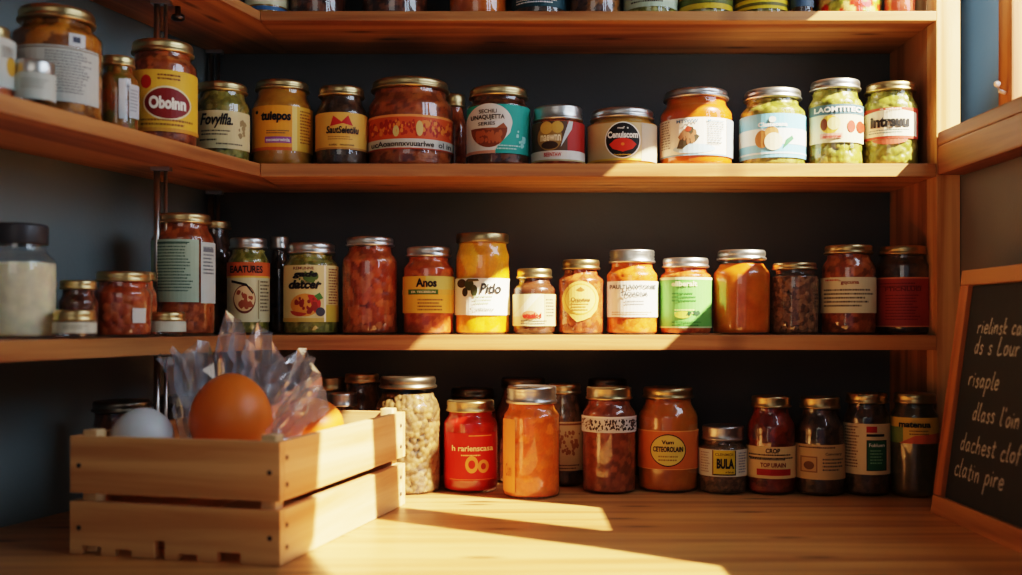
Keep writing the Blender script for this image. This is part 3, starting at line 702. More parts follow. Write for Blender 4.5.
# ------------------------------------------------------------------ left shelves
G4 = 'jars on the left wall shelves'
def left(px, o, x0, x1, yt, zb, food, lab, labels=(), Y=None, **k):
    Y = Y or (.895+o)/(.318+(511-px)/F)
    return jar('glass_jar', lab, x0, x1, yt, zb, G4, Yc=Y, food=food, labels=labels, **k)
z2, z3 = S2[0]+.0003, S3[0]+.0003
left(-13, .065, -40, 13, 22, z2, SALSA, 'blurred white-labelled jar cut by the left edge of the photo, second left shelf', [dict(y=(30, 84), col=srgb(206, 210, 200), a=(-95, 95), art=[('e', .8, .45, .15, .2, srgb(210, 160, 60)), ('l', .5, .9, .8, .06, 4, 3, TXT)])], rn=.8)
left(57, .075, 14, 100, 2, z2, lu([(160, 96, 24), (190, 120, 36), (120, 70, 18)], (90, 48, 10), .013, .003), 'biggest jar on the second left shelf, amber pickles with a grey-white text label', [dict(y=(44, 100), a=(-95, 62), col=srgb(198, 204, 196), art=[
    ('l', -.2, .85, .88, .055, 14, 6, srgb(110, 118, 118)), ('r', -1, .95, 1, .97, srgb(120, 100, 70))]), dict(name='price_tag', y=(30, 43), a=(14, 36), col=srgb(214, 220, 220), art=[('r', -.5, .3, .4, .75, srgb(60, 66, 84))])], rn=.82, shoulder=.8, lidh=13, lid=BRASS, turn=0)
left(34, .03, 15, 54, 58, z2, None, 'small pale tin in front of the biggest jar, second left shelf', [dict(y=(70, 98), a=(-100, 100), col=srgb(196, 206, 198), art=[('l', -.6, .7, .7, .1, 4, 3, srgb(150, 160, 150))])], rn=.97, shoulder=.95, lidh=13, lid=SILVER, style='plain')
left(118, .06, 98, 138, 54, z2, lu([(150, 96, 30), (120, 100, 30), (160, 80, 24)], (70, 36, 8), .011, .003), 'small jar with two white stickers between the biggest jar and the yellow-labelled one', [dict(y=(78, 118), a=(2, 22), col=srgb(210, 214, 214)), dict(name='sticker', y=(82, 116), a=(30, 75), col=srgb(206, 212, 214), art=[('l', -.8, .8, .8, .1, 7, 3, srgb(150, 160, 170))])], rn=.8, lidh=10)
left(163, .06, 130, 196, 37, z2, TOMATO, 'red relish jar with yellow label and dark red oval, second left shelf', [dict(y=(69, 131), a=(-95, 90), col=srgb(238, 186, 58), art=[
    ('e', -.46, .80, .14, .11, srgb(190, 40, 24)), ('e', .12, .46, .66, .28, CRM), ('e', .12, .46, .62, .25, DRED), ('l', -.6, .9, .17, .07, 2, 4, srgb(150, 100, 30)), ('l', -.15, .6, .9, .06, 2, 5, srgb(110, 60, 20)), ('r', -1, 0, 1, .06, srgb(216, 150, 50)),
    ('t', 'Oboinn', -.38, .62, .36, .57, WHT, .05)])], rn=.88, shoulder=.86, lidh=12)
left(222, .06, 195, 249, 80, z2, OLIVE, 'olive jar with cream label in black script in the shelf corner', [dict(y=(110, 148), a=(-95, 80), col=srgb(214, 200, 150), art=[
    ('l', -.7, .35, .44, .09, 2, 3, TXT), ('l', -.75, -.05, .2, .1, 1, 6, K), ('s', .52, .25, .85, .9, 14, .06, 4, srgb(150, 130, 90)), ('l', -.2, .8, .1, .09, 1, 9, TXT), ('t', 'Fovylfla.', -.72, .36, .52, .92, K, .025, .3)])], rn=.90, shoulder=.8, lidh=9)
# lower left shelf
t = left(18, .09, -17, 54, 222, z3, CREAM, 'jar of cream-coloured liquid with a black lid at the left edge', rn=.78, shoulder=.80, lidh=20, lid=DARKLID, style='plain', fill=.80)
left(78, .07, 59, 98, 280, z3, DARKSAUCE, 'small dark jar with gold lid between the cream jar and the red berries jar', rn=.88, lidh=9)
left(74.5, .018, 54, 95, 310, z3, None, 'shallow glass pot with white label and gold lid in front of the small dark jar', [dict(y=(322, 336), a=(-95, 95), col=srgb(206, 206, 186), art=[('l', -.5, .6, .6, .2, 2, 3, srgb(150, 150, 130))])], rn=.97, shoulder=.95, lidh=11)
left(123, .05, 95, 151, 271, z3, CHERRY, 'round jar of red berries with a small white sticker, lower left shelf', [dict(y=(308, 323), a=(18, 48), col=srgb(216, 214, 206), name='sticker')], rn=.90, shoulder=.78, lidh=10)
left(138, .09, 118, 157, 271, z3, CHERRY, 'gold-lidded red jar hidden behind the round jar of red berries', rn=.9, lidh=9)
left(166.5, .025, 149, 185, 312, z3, None, 'shallow glass pot with white label in front of the tall sauce jar', [dict(y=(321, 332), a=(-95, 95), col=srgb(214, 210, 186))], rn=.97, shoulder=.95, lidh=9)
left(184, .075, 153, 214, 212, z3, TOMATO, 'tall red sauce jar with pale green text label, lower left shelf', [dict(y=(239, 302), a=(-85, 28), col=srgb(166, 190, 168), art=[
    ('l', -.8, .75, .92, .05, 16, 5, srgb(70, 96, 86)), ('r', -.75, .94, .6, .96, srgb(60, 90, 80))]), dict(name='side_label', y=(241, 303), a=(32, 85), col=srgb(196, 208, 204), art=[('l', -.7, .8, .9, .06, 8, 9, srgb(96, 110, 120)), ('r', -.7, .84, .7, .9, srgb(110, 120, 130))])], rn=.86, shoulder=.86, lidh=10, lid=GOLD)
left(214, 0, 196, 234, 220, z3, NEARBLACK, 'tall near-black jar with gold lid in the corner behind the sauce jar', Y=1.715, lidh=8)
# ------------------------------------------------------------------ counter row
G5 = 'jars standing on the countertop'
def ctr(x0, x1, yt, ybase, food, lab, labels=(), Yc=None, **k):
    Yf = None if Yc else ZC*F/(ybase-HY)
    return jar('glass_jar', lab, x0, x1, yt, .0003, G5, Yc=Yc, Yf=Yf, food=food, labels=labels, **k)
ctr(375, 441, 375, 496, CHICK, 'tall clear jar of dried chickpeas behind the crate corner', rn=.84, shoulder=.80, lidh=12, lid=(.26, .21, .15), fill=.95)
ctr(443, 498, 399, 494, REDSM, 'bright red sauce jar with printed lettering, between the chickpeas and the front orange jar', [dict(y=(433, 481), a=(-58, 64), col=srgb(186, 34, 18), tag='red label with pale outlines', art=[
    ('e', .02, .34, .26, .18, srgb(220, 150, 70)), ('e', .02, .34, .14, .09, srgb(186, 34, 18)), ('e', .48, .30, .22, .14, srgb(214, 140, 64)), ('e', .48, .30, .1, .07, srgb(150, 30, 18)), ('r', -.85, .02, .9, .035, srgb(220, 120, 60)), ('l', -.4, .4, .52, .06, 1, 3, srgb(236, 190, 120)), ('r', -.1, .93, .8, .95, srgb(230, 150, 80)),
    ('t', 'h rarienscasa', -.75, .85, .62, .74, srgb(242, 214, 160), .02)])], rn=.86, shoulder=.86, lidh=11, lid=BRASS, style='band')
ctr(446, 499, 387, 0, DARKSAUCE, 'dark-lidded jar hidden behind the bright red sauce jar', Yc=1.742, lidh=9, lid=(.12, .09, .06))
ctr(503, 560, 385, 500, CARROT, 'orange preserve jar standing furthest forward on the counter', [dict(y=(420, 494), a=(-78, -34), col=srgb(222, 140, 70), name='side_strip', tag='narrow orange vertical label strip', art=[('t', 'C a m', -.4, .4, .22, .40, srgb(170, 84, 30))])], rn=.87, shoulder=.84, lidh=17, lid=SILVER, style='band')
ctr(496, 551, 377, 0, DARKSAUCE, 'dark-lidded jar hidden behind the foremost orange jar', Yc=1.732, lidh=10, lid=(.16, .11, .07))
ctr(545, 584, 383, 0, lu([(96, 74, 56), (70, 54, 44)], (36, 26, 20), .008, .002), 'brown jar with ornate cream label behind the foremost orange jar', [dict(y=(422, 471), a=(-85, 85), col=srgb(204, 176, 130), art=[
    ('s', -.8, .3, .8, .85, 60, .08, 3, srgb(150, 96, 60)), ('r', -1, .93, 1, .97, srgb(130, 80, 50)), ('l', -.8, .8, .1, .06, 2, 3, srgb(90, 60, 40))])], Yc=1.70, lidh=10, lid=BRASS, rn=.82)
ctr(582, 636, 386, 495, lu([(130, 64, 34), (146, 78, 42), (108, 50, 26)], (86, 38, 18), .0065, .0014), 'red-brown relish jar with a black and white speckled paper band', [dict(y=(417, 433), a=(-90, 90), col=srgb(206, 200, 186), name='paper_band', art=[
    ('r', -1, .9, 1, 1, srgb(230, 222, 206)), ('s', -.7, .05, .98, .88, 130, .032, 5, srgb(50, 44, 40)), ('s', -.98, .1, -.6, .9, 30, .025, 6, srgb(110, 90, 70))])], rn=.84, shoulder=.84, lidh=12, lid=BRASS, style='band')
ctr(583, 632, 378, 0, DARKSAUCE, 'dark-lidded jar hidden behind the jar with the speckled band', Yc=1.738, lidh=8, lid=(.10, .08, .06))
ctr(638, 698, 386, 494, sm((186, 106, 34), (170, 92, 26)), 'ochre puree jar with orange label and yellow oval emblem', [dict(y=(431, 470), a=(-92, 92), col=srgb(206, 104, 40), art=[
    ('r', -1, .97, 1, 1, srgb(226, 150, 80)), ('r', -1, 0, 1, .02, srgb(226, 150, 80)), ('e', .0, .50, .56, .42, K), ('e', .0, .50, .53, .39, srgb(222, 190, 84)), ('l', -.3, .34, .32, .09, 2, 3, srgb(150, 110, 40)), ('t', 'Vum', -.2, .18, .66, .76, K, .03), ('t', 'CETEOROLAIN', -.46, .46, .46, .60, K, .04)])], rn=.82, shoulder=.80, lidh=11, lid=BRASS)
ctr(699, 747, 424, 495, SPICE, 'short jar of ground brown spice with white and yellow label', [dict(y=(450, 477), a=(-92, 92), col=srgb(214, 206, 184), art=[
    ('r', -.42, .05, .5, .98, srgb(222, 190, 40)), ('r', -.42, .05, .5, .1, K), ('r', .46, .05, .5, .98, K), ('r', -.42, .05, -.37, .98, srgb(120, 80, 20)), ('l', -.85, -.5, .85, .1, 8, 3, srgb(170, 150, 130)), ('l', .6, .9, .85, .1, 8, 4, srgb(120, 130, 140)),
    ('t', 'CLENMOI', -.3, .38, .78, .88, srgb(120, 90, 30)), ('t', 'BULA', -.24, .42, .30, .68, K, .05), ('t', 'rins', .1, .4, .14, .22, K)])], rn=.86, shoulder=.80, lidh=14, lid=(.45, .42, .38), style='band')
ctr(747, 795, 395, 496, lu([(120, 36, 14), (134, 46, 18), (96, 28, 12)], (74, 18, 8), .010, .0015), 'dark red sauce jar whose cream label ends in a red bar', [dict(y=(447, 479), a=(-92, 92), col=srgb(224, 186, 124), art=[
    ('r', -.55, .1, .75, .3, srgb(176, 30, 22)), ('l', -.85, .85, .72, .1, 2, 3, K), ('l', -.8, .8, .58, .1, 1, 5, TXT), ('t', 'CROP', -.2, .34, .80, .95, K, .03), ('t', 'TOP URAIN', -.4, .55, .36, .50, DRED, .03)])], rn=.80, shoulder=.76, lidh=11, lid=BRASS, style='band')
ctr(796, 844, 396, 497, NEARBLACK, 'dark brown jar with plain tan label and small square stamp', [dict(y=(445, 480), a=(-92, 92), col=srgb(206, 168, 112), art=[
    ('r', -.75, .2, -.1, .66, srgb(150, 110, 66)), ('r', -.70, .24, -.15, .62, srgb(196, 154, 98)), ('e', -.42, .40, .2, .12, srgb(110, 74, 44)), ('l', .1, .9, .56, .1, 4, 3, TXT), ('l', -.8, .9, .9, .08, 1, 6, K), ('t', 'Comrsary', .2, .8, .68, .78, K)])], rn=.80, shoulder=.76, lidh=11, lid=BRASS, style='band')
ctr(844, 889, 392, 497, NEARBLACK, 'dark jar with cream label carrying a dark green box', [dict(y=(424, 475), a=(-92, 92), col=srgb(222, 196, 150), art=[
    ('r', .0, .08, .80, .68, srgb(40, 44, 36)), ('r', .04, .10, .76, .66, srgb(34, 92, 62)), ('r', -.0, .83, .42, .95, srgb(190, 44, 30)), ('r', .0, .75, .70, .80, K), ('l', -.85, -.3, .92, .06, 14, 3, srgb(130, 90, 60)), ('l', .15, .65, .46, .06, 5, 5, srgb(120, 170, 130)), ('t', 'Fobluen', .1, .7, .55, .62, WHT)])], rn=.88, shoulder=.84, lidh=10, lid=BRASS)
ctr(892, 937, 392, 499, sm((84, 72, 50), (70, 60, 40)), 'dark olive jar with yellow, green and orange label, rightmost on the counter', [dict(y=(418, 444), a=(-95, 95), col=srgb(216, 172, 66), art=[
    ('r', -1, 0, -.45, .62, srgb(110, 130, 60)), ('p', [(-.6, 0), (1, 0), (1, .4), (.0, .3)], srgb(206, 100, 60)), ('l', -.2, .6, .46, .12, 2, 4, srgb(120, 90, 40)), ('t', 'matenua', -.6, .62, .62, .84, K, .04)])], rn=.88, shoulder=.86, lidh=10, lid=BRASS)
# behind the crate
ctr(92, 152, 399, 0, DARKSAUCE, 'wide dark jar with dark lid behind the white egg', Yc=1.42, lidh=11, lid=(.20, .17, .13), rn=.92)
ctr(152, 200, 394, 0, NEARBLACK, 'dark jar with brownish lid behind the crate near the corner', Yc=1.60, lidh=11, lid=(.20, .15, .10), rn=.9)
ctr(316, 346, 377, 0, NEARBLACK, 'dark jar with brass lid furthest back behind the crate', Yc=1.745, lidh=12, lid=BRASS, style='band', R=.03)
ctr(324, 360, 392, 0, lu([(130, 90, 50), (90, 60, 34)], (50, 30, 16), .008, .002), 'small clear jar with shiny silver lid behind the crate', Yc=1.665, lidh=13, lid=SILVER, style='band', R=.03, fill=.5)
ctr(341, 383, 373, 0, NEARBLACK, 'dark jar with gold lid between the crate and the chickpea jar', Yc=1.73, lidh=9, lid=BRASS)

# ------------------------------------------------------------------ crate
CA = -math.radians(14.0)
crate = thing('wooden_crate', 'small slatted pine crate holding large eggs on the counter', 'crate', (wx(280, 1.125), 1.125, 0.0005), CA)
W_, D_, TH = .262, .398, .0095
Hc = .1345
def slat(name, dims, mat, notches=None, axis=0):
    bm = bmesh.new()
    if notches:
        x0, x1, y0, y1, z0, z1 = dims
        pts = [(x0, z0)]
        for a, b, h in notches:
            xa, xb = x0+(x1-x0)*a, x0+(x1-x0)*b
            pts += [(xa, z0), (xa, z0+h), (xb, z0+h), (xb, z0)]
        pts += [(x1, z0), (x1, z1), (x0, z1)]
        lo = [bm.verts.new((x, y0, zz)) for x, zz in pts]; hi = [bm.verts.new((x, y1, zz)) for x, zz in pts]
        n = len(pts); bm.faces.new(lo); bm.faces.new(hi[::-1])
        for i in range(n): bm.faces.new((lo[i], hi[i], hi[(i+1) % n], lo[(i+1) % n]))
        bmesh.ops.recalc_face_normals(bm, faces=bm.faces[:])
    else:
        box(bm, *dims); bevel(bm, .0012)
    return link(name, bm, mat, crate, False)
LOW, UP = (.0, .060), (.0695, Hc)
nt_ = [(.06, .155, .010), (.225, .305, .008), (.415, .465, .020), (.53, .62, .007), (.71, .82, .012)]
slat('front_slat', (-W_, 0, 0, TH, *LOW), M_CRATE, nt_)
slat('front_slat', (-W_, 0, 0, TH, *UP), M_CRATE)
for zz in (LOW, UP):
    slat('back_slat', (-W_, 0, D_-TH, D_, *zz), M_CRATE)
    slat('side_slat', (-TH, 0, TH+.0005, D_-TH-.0005, *zz), M_CRATE_Y)
    slat('side_slat', (-W_, -W_+TH, TH+.0005, D_-TH-.0005, *zz), M_CRATE_Y)
PW = .018
for x in (-TH-PW-.0003, -W_+TH+.0003):
    for y in (TH+.0003, D_-TH-PW-.0003):
        slat('corner_post', (x, x+PW, y, y+PW, .001, Hc+.006), M_CRATE_Z)
slat('inner_tray', (-W_+TH+.001, -TH-.001, TH+PW+.002, D_-TH-PW-.002, .090, .0985), M_CRATE_Y)
nailm = plain((.05, .04, .035), .5, .6)
def nail(x, y, z, ax):
    bm = bmesh.new(); lathe(bm, [(.0028, 0), (.0028, .0008), (.0018, .0014)], 14)
    M = Matrix.Translation((x, y, z)) @ (Matrix.Rotation(math.pi/2, 4, 'X') if ax == 'y' else Matrix.Rotation(math.pi/2, 4, 'Y'))
    bm.transform(M); link('nail', bm, nailm, crate)
for zz in (.030, .101):
    for x in (-W_+.012, -.012): nail(x, -.0002, zz, 'y')
for zz in (.018, .042, .086, .116):
    for y in (.016, D_-.020): nail(.0002, y, zz, 'x')

# ------------------------------------------------------------------ eggs
def eggshell(col, name):
    m, nt, out = newmat(name); L = nt.links.new
    p = N(nt, 'ShaderNodeBsdfPrincipled'); p.inputs['Roughness'].default_value = .42
    p.inputs['Subsurface Weight'].default_value = .15; p.inputs['Subsurface Scale'].default_value = .01; p.inputs['Subsurface Radius'].default_value = (1, .5, .25)
    tc = N(nt, 'ShaderNodeTexCoord'); no = N(nt, 'ShaderNodeTexNoise'); no.inputs['Scale'].default_value = 26; no.inputs['Detail'].default_value = 6
    L(tc.outputs['Object'], no.inputs['Vector'])
    cr = N(nt, 'ShaderNodeValToRGB'); cr.color_ramp.elements[0].color = c4([c*.9 for c in col]); cr.color_ramp.elements[1].color = c4([min(1, c*1.08) for c in col])
    L(no.outputs['Fac'], cr.inputs['Fac']); L(cr.outputs['Color'], p.inputs['Base Color'])
    n2 = N(nt, 'ShaderNodeTexNoise'); n2.inputs['Scale'].default_value = 500; L(tc.outputs['Object'], n2.inputs['Vector'])
    bp = N(nt, 'ShaderNodeBump'); bp.inputs['Strength'].default_value = .06; bp.inputs['Distance'].default_value = .001
    L(n2.outputs['Fac'], bp.inputs['Height']); L(bp.outputs['Normal'], p.inputs['Normal'])
    L(p.outputs['BSDF'], out.inputs['Surface'])
    return m
M_EGG_O, M_EGG_W = eggshell(srgb(234, 118, 34), 'orange_eggshell'), eggshell(srgb(206, 212, 214), 'white_eggshell')
FLOOR = .0005+.0985
def egg_on_floor(name, lab, px, Y, r, top_py, mat, tilt):
    Zt = wz(top_py, Y); rz = (Zt-FLOOR)/2
    X = wx(px, Y)
    bm = bmesh.new(); prof = []
    for k in range(33):
        t = math.pi*k/32; zz = -math.cos(t); rr = math.sin(t)*(1-.10*zz)
        prof.append((max(rr, .0004), zz))
    lathe(bm, prof, 48)
    bm.transform(Matrix.Rotation(tilt, 4, 'Y'))
    bm.transform(Matrix.Diagonal((r, r, rz, 1)))
    lo = min(v.co.z for v in bm.verts)
    o = link(name, bm, mat, loc=(X, Y, FLOOR-lo+.0003))
    return tag(o, lab, 'egg', 'large eggs in the crate')
egg_on_floor('orange_egg', 'large round orange-brown egg in front of the crumpled plastic bag', 231, 1.27, .0492, 373.5, M_EGG_O, .0)
egg_on_floor('white_egg', 'bluish white egg at the left front corner of the crate', 142.5, 1.245, .0365, 408, M_EGG_W, .1)
egg_on_floor('orange_egg', 'orange egg half hidden under the plastic bag at the right', 311, 1.372, .043, 398, M_EGG_O, .1)

# ------------------------------------------------------------------ crumpled plastic bag
bm = bmesh.new()
rg = random.Random(7)
def sheet(base, tops, n, m, amp, seed, lean=0.):
    """a crumpled film from the curve `base` up to the curve `tops` (lists of px,py,Y), creased along its height"""
    r = random.Random(seed)
    def P(l, t):
        s = t*(len(l)-1); i = min(int(s), len(l)-2); f = s-i
        a = [l[i][k]*(1-f)+l[i+1][k]*f for k in range(3)]
        return Vector((wx(a[0], a[2]), a[2], wz(a[1], a[2])))
    crease = [(-1)**i*amp*(.4+r.random()) for i in range(n+1)]
    side = [r.gauss(0, .22)/n for i in range(n+1)]
    kink = [[r.gauss(0, amp*.45) for i in range(n+1)] for j in range(m+1)]
    V = []
    for j in range(m+1):
        t = j/m; row = []
        for i in range(n+1):
            s = min(1, max(0, i/n + side[i]*(1 if 0 < i < n else 0)))
            tt = min(1, max(0, t+(r.gauss(0, .35)/m if 0 < j < m else 0)))
            p = P(base, s).lerp(P(tops, s), tt)
            p.y += crease[i]*(.5+.6*t)+kink[j][i]+lean*t*t
            p.x += kink[j][i]*.5; p.z += kink[j][(i+3) % (n+1)]*.5*(t > .3)
            row.append(bm.verts.new(p))
        V.append(row)
    for j in range(m):
        for i in range(n):
            q = (V[j][i], V[j][i+1], V[j+1][i+1], V[j+1][i])
            if r.random() < .5: bm.faces.new((q[0], q[1], q[2])); bm.faces.new((q[0], q[2], q[3]))
            else: bm.faces.new((q[0], q[1], q[3])); bm.faces.new((q[1], q[2], q[3]))
sheet([(178, 442, 1.345), (196, 440, 1.345), (222, 440, 1.345)], [(159, 352, 1.36), (166, 358, 1.36), (176, 344, 1.36), (186, 356, 1.365), (198, 350, 1.37), (214, 356, 1.37)], 9, 6, .009, 1)
sheet([(186, 440, 1.352), (205, 440, 1.352), (232, 440, 1.352)], [(172, 366, 1.37), (190, 346, 1.375), (206, 334, 1.375), (216, 372, 1.37), (226, 380, 1.37)], 8, 5, .007, 21)
sheet([(200, 440, 1.36), (230, 440, 1.36), (262, 440, 1.36)], [(217, 372, 1.37), (222, 318, 1.37), (228, 311, 1.37), (236, 320, 1.372), (246, 338, 1.38), (254, 352, 1.38), (262, 368, 1.38)], 10, 8, .010, 2)
sheet([(232, 440, 1.365), (255, 440, 1.365), (285, 430, 1.37)], [(244, 352, 1.38), (256, 322, 1.385), (264, 328, 1.385), (276, 340, 1.385), (287, 366, 1.39)], 9, 7, .009, 3)
sheet([(258, 425, 1.312), (280, 415, 1.315), (304, 408, 1.32)], [(262, 368, 1.38), (280, 358, 1.39), (296, 352, 1.39), (306, 346, 1.395), (312, 360, 1.395), (321, 368, 1.395), (322, 388, 1.39)], 12, 7, .009, 4)
sheet([(236, 444, 1.262), (262, 444, 1.25), (288, 444, 1.25)], [(268, 402, 1.312), (284, 392, 1.312), (300, 386, 1.312), (314, 376, 1.315), (320, 372, 1.315), (326, 392, 1.315), (330, 408, 1.312)], 13, 9, .007, 5)
sheet([(222, 444, 1.333), (250, 447, 1.335), (285, 446, 1.32)], [(186, 444, 1.333), (222, 430, 1.338), (260, 420, 1.332)], 8, 4, .003, 6)
tag(link('plastic_bag', bm, M_FILM, smooth=False), 'crumpled clear plastic bag rising behind the orange egg', 'plastic bag')

# ------------------------------------------------------------------ chalkboard leaning on the right wall
BY0, BY1 = wx(1, 1) and 1.445, .86           # far and near end along the wall
XB, XT, ZT = .575, .640, None
Yl = 1.445
XB = wx(930, Yl); XT = wx(962, Yl); ZT = wz(271, Yl)
ang = math.atan2(XT-XB, ZT)
Lb = math.hypot(XT-XB, ZT)
board = thing('chalkboard', 'wood-framed chalkboard with handwritten white chalk lines leaning on the right wall', 'chalkboard', (XB, Yl, .0005))
# board frame: local u along -Y, v up the slope, w out of the face
U = Vector((0, -1, 0)); Vv = Vector((math.sin(ang), 0, math.cos(ang))); Wn = Vector((-math.cos(ang), 0, math.sin(ang)))
BM = Matrix(((U.x, Vv.x, Wn.x, 0), (U.y, Vv.y, Wn.y, 0), (U.z, Vv.z, Wn.z, 0), (0, 0, 0, 1)))
LU = Yl-.86; FW = .026
def bpart(name, dims, mat, bw=.002):
    bm = bmesh.new(); box(bm, *dims)
    if bw: bevel(bm, bw)
    bm.transform(BM)
    bmesh.ops.recalc_face_normals(bm, faces=bm.faces[:])
    return link(name, bm, mat, board, False)
T0, T1 = -.016, 0.
bpart('frame_rail', (0, LU, 0, FW, T0, T1), M_FRAME)
bpart('frame_rail', (0, LU, Lb-FW*.8, Lb, T0, T1), M_FRAME)
M_FRAME_V = wood('board_frame_upright', srgb(172, 104, 54), srgb(128, 70, 32), axis='Z', knots=False)
bpart('frame_stile', (0, FW, FW+.0003, Lb-FW*.8-.0003, T0, T1), M_FRAME_V)
bpart('frame_stile', (LU-FW, LU, FW+.0003, Lb-FW*.8-.0003, T0, T1), M_FRAME_V)
bpart('slate', (FW+.0003, LU-FW-.0003, FW+.0003, Lb-FW*.8-.0003, T0+.002, T1-.006), plain(srgb(30, 31, 33), .75, 0., .25))
def on_board(px, py):
    d = Vector(((px-CX)/F, 1, (HY-py)/F)); o = Vector((0, 0, ZC)); p0 = Vector((XB, Yl, 0))+Wn*(-.0055)
    t = (p0-o).dot(Wn)/d.dot(Wn); p = o+d*t-Vector((XB, Yl, 0))
    return p.dot(U), p.dot(Vv)
# hand-drawn chalk letters: strokes on a grid, x-height 1
GL = {'r': (.6, [[(0, 1), (.05, 0)], [(.05, .6), (.25, .95), (.5, .92)]]), 'i': (.3, [[(.05, .95), (.1, 0)], [(.06, 1.35), (.1, 1.42)]]),
 'e': (.75, [[(.05, .5), (.6, .58), (.5, .95), (.25, 1), (.05, .6), (.12, .15), (.35, 0), (.65, .15)]]), 'l': (.35, [[(.15, 1.9), (.05, .3), (.18, 0), (.3, .1)]]),
 'n': (.75, [[(.02, 1), (.08, 0)], [(.08, .6), (.3, .98), (.52, .8), (.56, 0)]]), 's': (.6, [[(.5, .85), (.25, 1), (.08, .78), (.42, .38), (.3, .02), (.0, .15)]]),
 'k': (.7, [[(.1, 1.9), (.1, 0)], [(.55, .95), (.12, .42), (.58, 0)]]), 'c': (.65, [[(.55, .82), (.3, 1), (.05, .6), (.12, .1), (.4, 0), (.6, .15)]]),
 'd': (.8, [[(.52, .82), (.25, .98), (.04, .5), (.2, 0), (.52, .3)], [(.6, 1.95), (.55, .3), (.66, 0)]]), 'L': (.85, [[(.2, 1.9), (.08, .05), (.75, .1)]]),
 'o': (.75, [[(.35, 1), (.08, .7), (.1, .2), (.35, 0), (.6, .3), (.58, .8), (.35, 1)]]), 'u': (.75, [[(.05, 1), (.1, .2), (.3, 0), (.55, .3)], [(.56, 1), (.55, .2), (.68, 0)]]),
 'q': (.75, [[(.52, .82), (.25, .98), (.04, .5), (.2, 0), (.52, .3)], [(.56, 1), (.5, -.8)]]), 'p': (.8, [[(.1, 1), (.02, -1.)], [(.1, .75), (.4, 1), (.65, .65), (.45, .05), (.1, .15)]]),
 'a': (.8, [[(.52, .82), (.25, .98), (.04, .5), (.2, 0), (.52, .3)], [(.56, 1), (.55, .2), (.7, 0)]]), 'h': (.75, [[(.1, 1.9), (.06, 0)], [(.08, .6), (.3, .98), (.52, .8), (.56, 0)]]),
 't': (.55, [[(.25, 1.6), (.2, .2), (.35, 0), (.5, .12)], [(0, 1.05), (.5, 1.1)]]), 'f': (.6, [[(.55, 1.7), (.35, 1.85), (.22, 1.4), (.18, -.1)], [(0, 1), (.5, 1.05)]]), "'": (.25, [[(.1, 1.9), (.05, 1.5)]]), ' ': (.6, [])}
chalkm = plain(srgb(166, 162, 154), .9, 0., .3)
LINES = [('rielinsk cad', 977, 334, 8, 318), ('ds s Lour e', 974, 354, 9, 330), ('risaple', 968, 386, 9, 380), ("dlass l'oin", 972, 420, 9.5, 405), ('dachest clof', 960, 449, 9.5, 440), ('clatin pire', 954, 475, 10, 465)]
for li, (txt, px, py, xh, _) in enumerate(LINES):
    u0, v0 = on_board(px, py); u1, v1 = on_board(px, py-xh); sc = v1-v0
    bm = bmesh.new(); r = random.Random(li); u = u0
    for ch in txt:
        wd, strokes = GL[ch]; kx = sc*1.32*(.95+.15*r.random()); dy = sc*r.uniform(-.08, .08)
        if u+wd*kx > LU-FW-.01: break
        for s in strokes:
            # smooth the stroke
            pts = []
            for a in range(len(s)-1):
                p0, p1, p2, p3 = s[max(a-1, 0)], s[a], s[a+1], s[min(a+2, len(s)-1)]
                for q in range(4):
                    t = q/4
                    f = lambda i: .5*((2*p1[i])+(p2[i]-p0[i])*t+(2*p0[i]-5*p1[i]+4*p2[i]-p3[i])*t*t+(-p0[i]+3*p1[i]-3*p2[i]+p3[i])*t**3)
                    pts.append((f(0), f(1)))
            pts.append(s[-1])
            P2 = [Vector((u+(x+.12*y)*kx, v0+dy+y*sc)) for x, y in pts]
            hw = .00125
            L_, R_ = [], []
            for i, p in enumerate(P2):
                d = (P2[min(i+1, len(P2)-1)]-P2[max(i-1, 0)]); d = d.normalized() if d.length > 1e-9 else Vector((1, 0))
                nrm = Vector((-d.y, d.x))*hw*(.75+.5*r.random())
                L_.append(bm.verts.new((p.x+nrm.x, p.y+nrm.y, -.0056+.0001*(i % 2)))); R_.append(bm.verts.new((p.x-nrm.x, p.y-nrm.y, -.0056)))
            for i in range(len(P2)-1): bm.faces.new((L_[i], R_[i], R_[i+1], L_[i+1]))
        u += (wd+.16)*kx
    bm.transform(Matrix.Translation((0, 0, 0)) @ BM)
    link('chalk_writing', bm, chalkm, board, False)

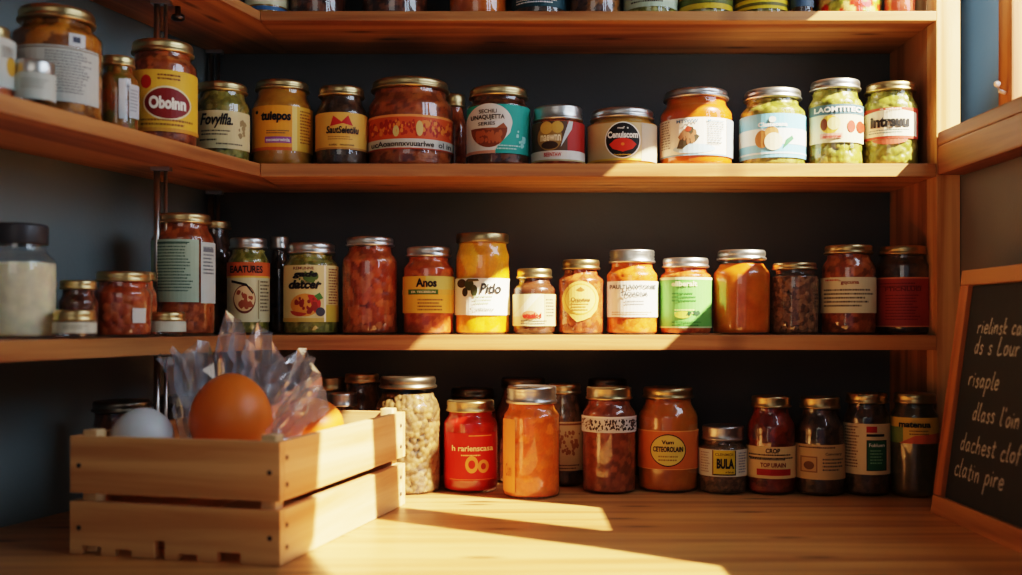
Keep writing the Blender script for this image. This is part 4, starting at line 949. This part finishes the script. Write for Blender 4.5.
# ------------------------------------------------------------------ light
def lamp(name, kind, energy, col, loc, **k):
    l = bpy.data.lights.new(name, kind); l.energy = energy; l.color = col
    for a, b in k.items(): setattr(l, a, b)
    o = bpy.data.objects.new(name, l); COL.objects.link(o); o.location = loc
    return o
s = lamp('sun', 'SUN', 48.0, (1.0, .86, .64), (2, -1.5, 3), angle=math.radians(.45))
s.rotation_euler = SUN.to_track_quat('-Z', 'Y').to_euler()
a = lamp('window_skylight', 'AREA', 19.0, (.70, .84, 1.0), (XW+.06, .95, .9), shape='RECTANGLE', size=1.05, size_y=.66)
a.rotation_euler = Vector((-1, 0, -.05)).to_track_quat('-Z', 'Y').to_euler()
a = lamp('camera_side_fill', 'AREA', 1.3, (1.0, .90, .80), (.1, -1.6, .9), shape='RECTANGLE', size=1.6, size_y=1.0)  # added soft fill from behind the camera, no lamp stands there
a.rotation_euler = (Vector((0, 1.7, .35))-Vector((.1, -1.6, .9))).to_track_quat('-Z', 'Y').to_euler()
a = lamp('wall_strip_fill', 'SPOT', 46.0, (.66, .86, 1.0), (.42, 1.05, 1.15), spot_size=math.radians(22), spot_blend=.6, shadow_soft_size=.05)  # added spot lifting the dark wall strip by the window, no real fixture
a.rotation_euler = (Vector((.78, 1.76, .76))-Vector((.42, 1.05, 1.15))).to_track_quat('-Z', 'Y').to_euler()
a = lamp('foreground_fill', 'AREA', 1.8, (1.0, .90, .78), (-.35, -.35, .75), shape='RECTANGLE', size=.7, size_y=.5)
a.rotation_euler = (Vector((-.42, 1.2, .15))-Vector((-.35, -.35, .75))).to_track_quat('-Z', 'Y').to_euler()
wd_ = bpy.data.worlds.new('sky'); SC.world = wd_; wd_.use_nodes = True
bg = wd_.node_tree.nodes['Background']; bg.inputs['Color'].default_value = (.42, .62, .95, 1); bg.inputs['Strength'].default_value = .22

# ------------------------------------------------------------------ camera
cam = bpy.data.cameras.new('camera'); co = bpy.data.objects.new('camera', cam); COL.objects.link(co)
co.location = (0, 0, ZC); co.rotation_euler = (math.pi/2, 0, 0)
cam.sensor_fit = 'HORIZONTAL'; cam.sensor_width = 36; cam.lens = 36*F/1022
cam.shift_y = (HY-287.5)/1022
cam.clip_start = .02
cam.dof.use_dof = True; cam.dof.focus_distance = 1.61; cam.dof.aperture_fstop = 2.6
SC.camera = co
SC.view_settings.view_transform = 'Filmic'
SC.view_settings.look = 'Medium High Contrast'
SC.view_settings.exposure = -0.38
SC.cycles.max_bounces = 8; SC.cycles.transparent_max_bounces = 24
SC.cycles.sample_clamp_indirect = 4.0
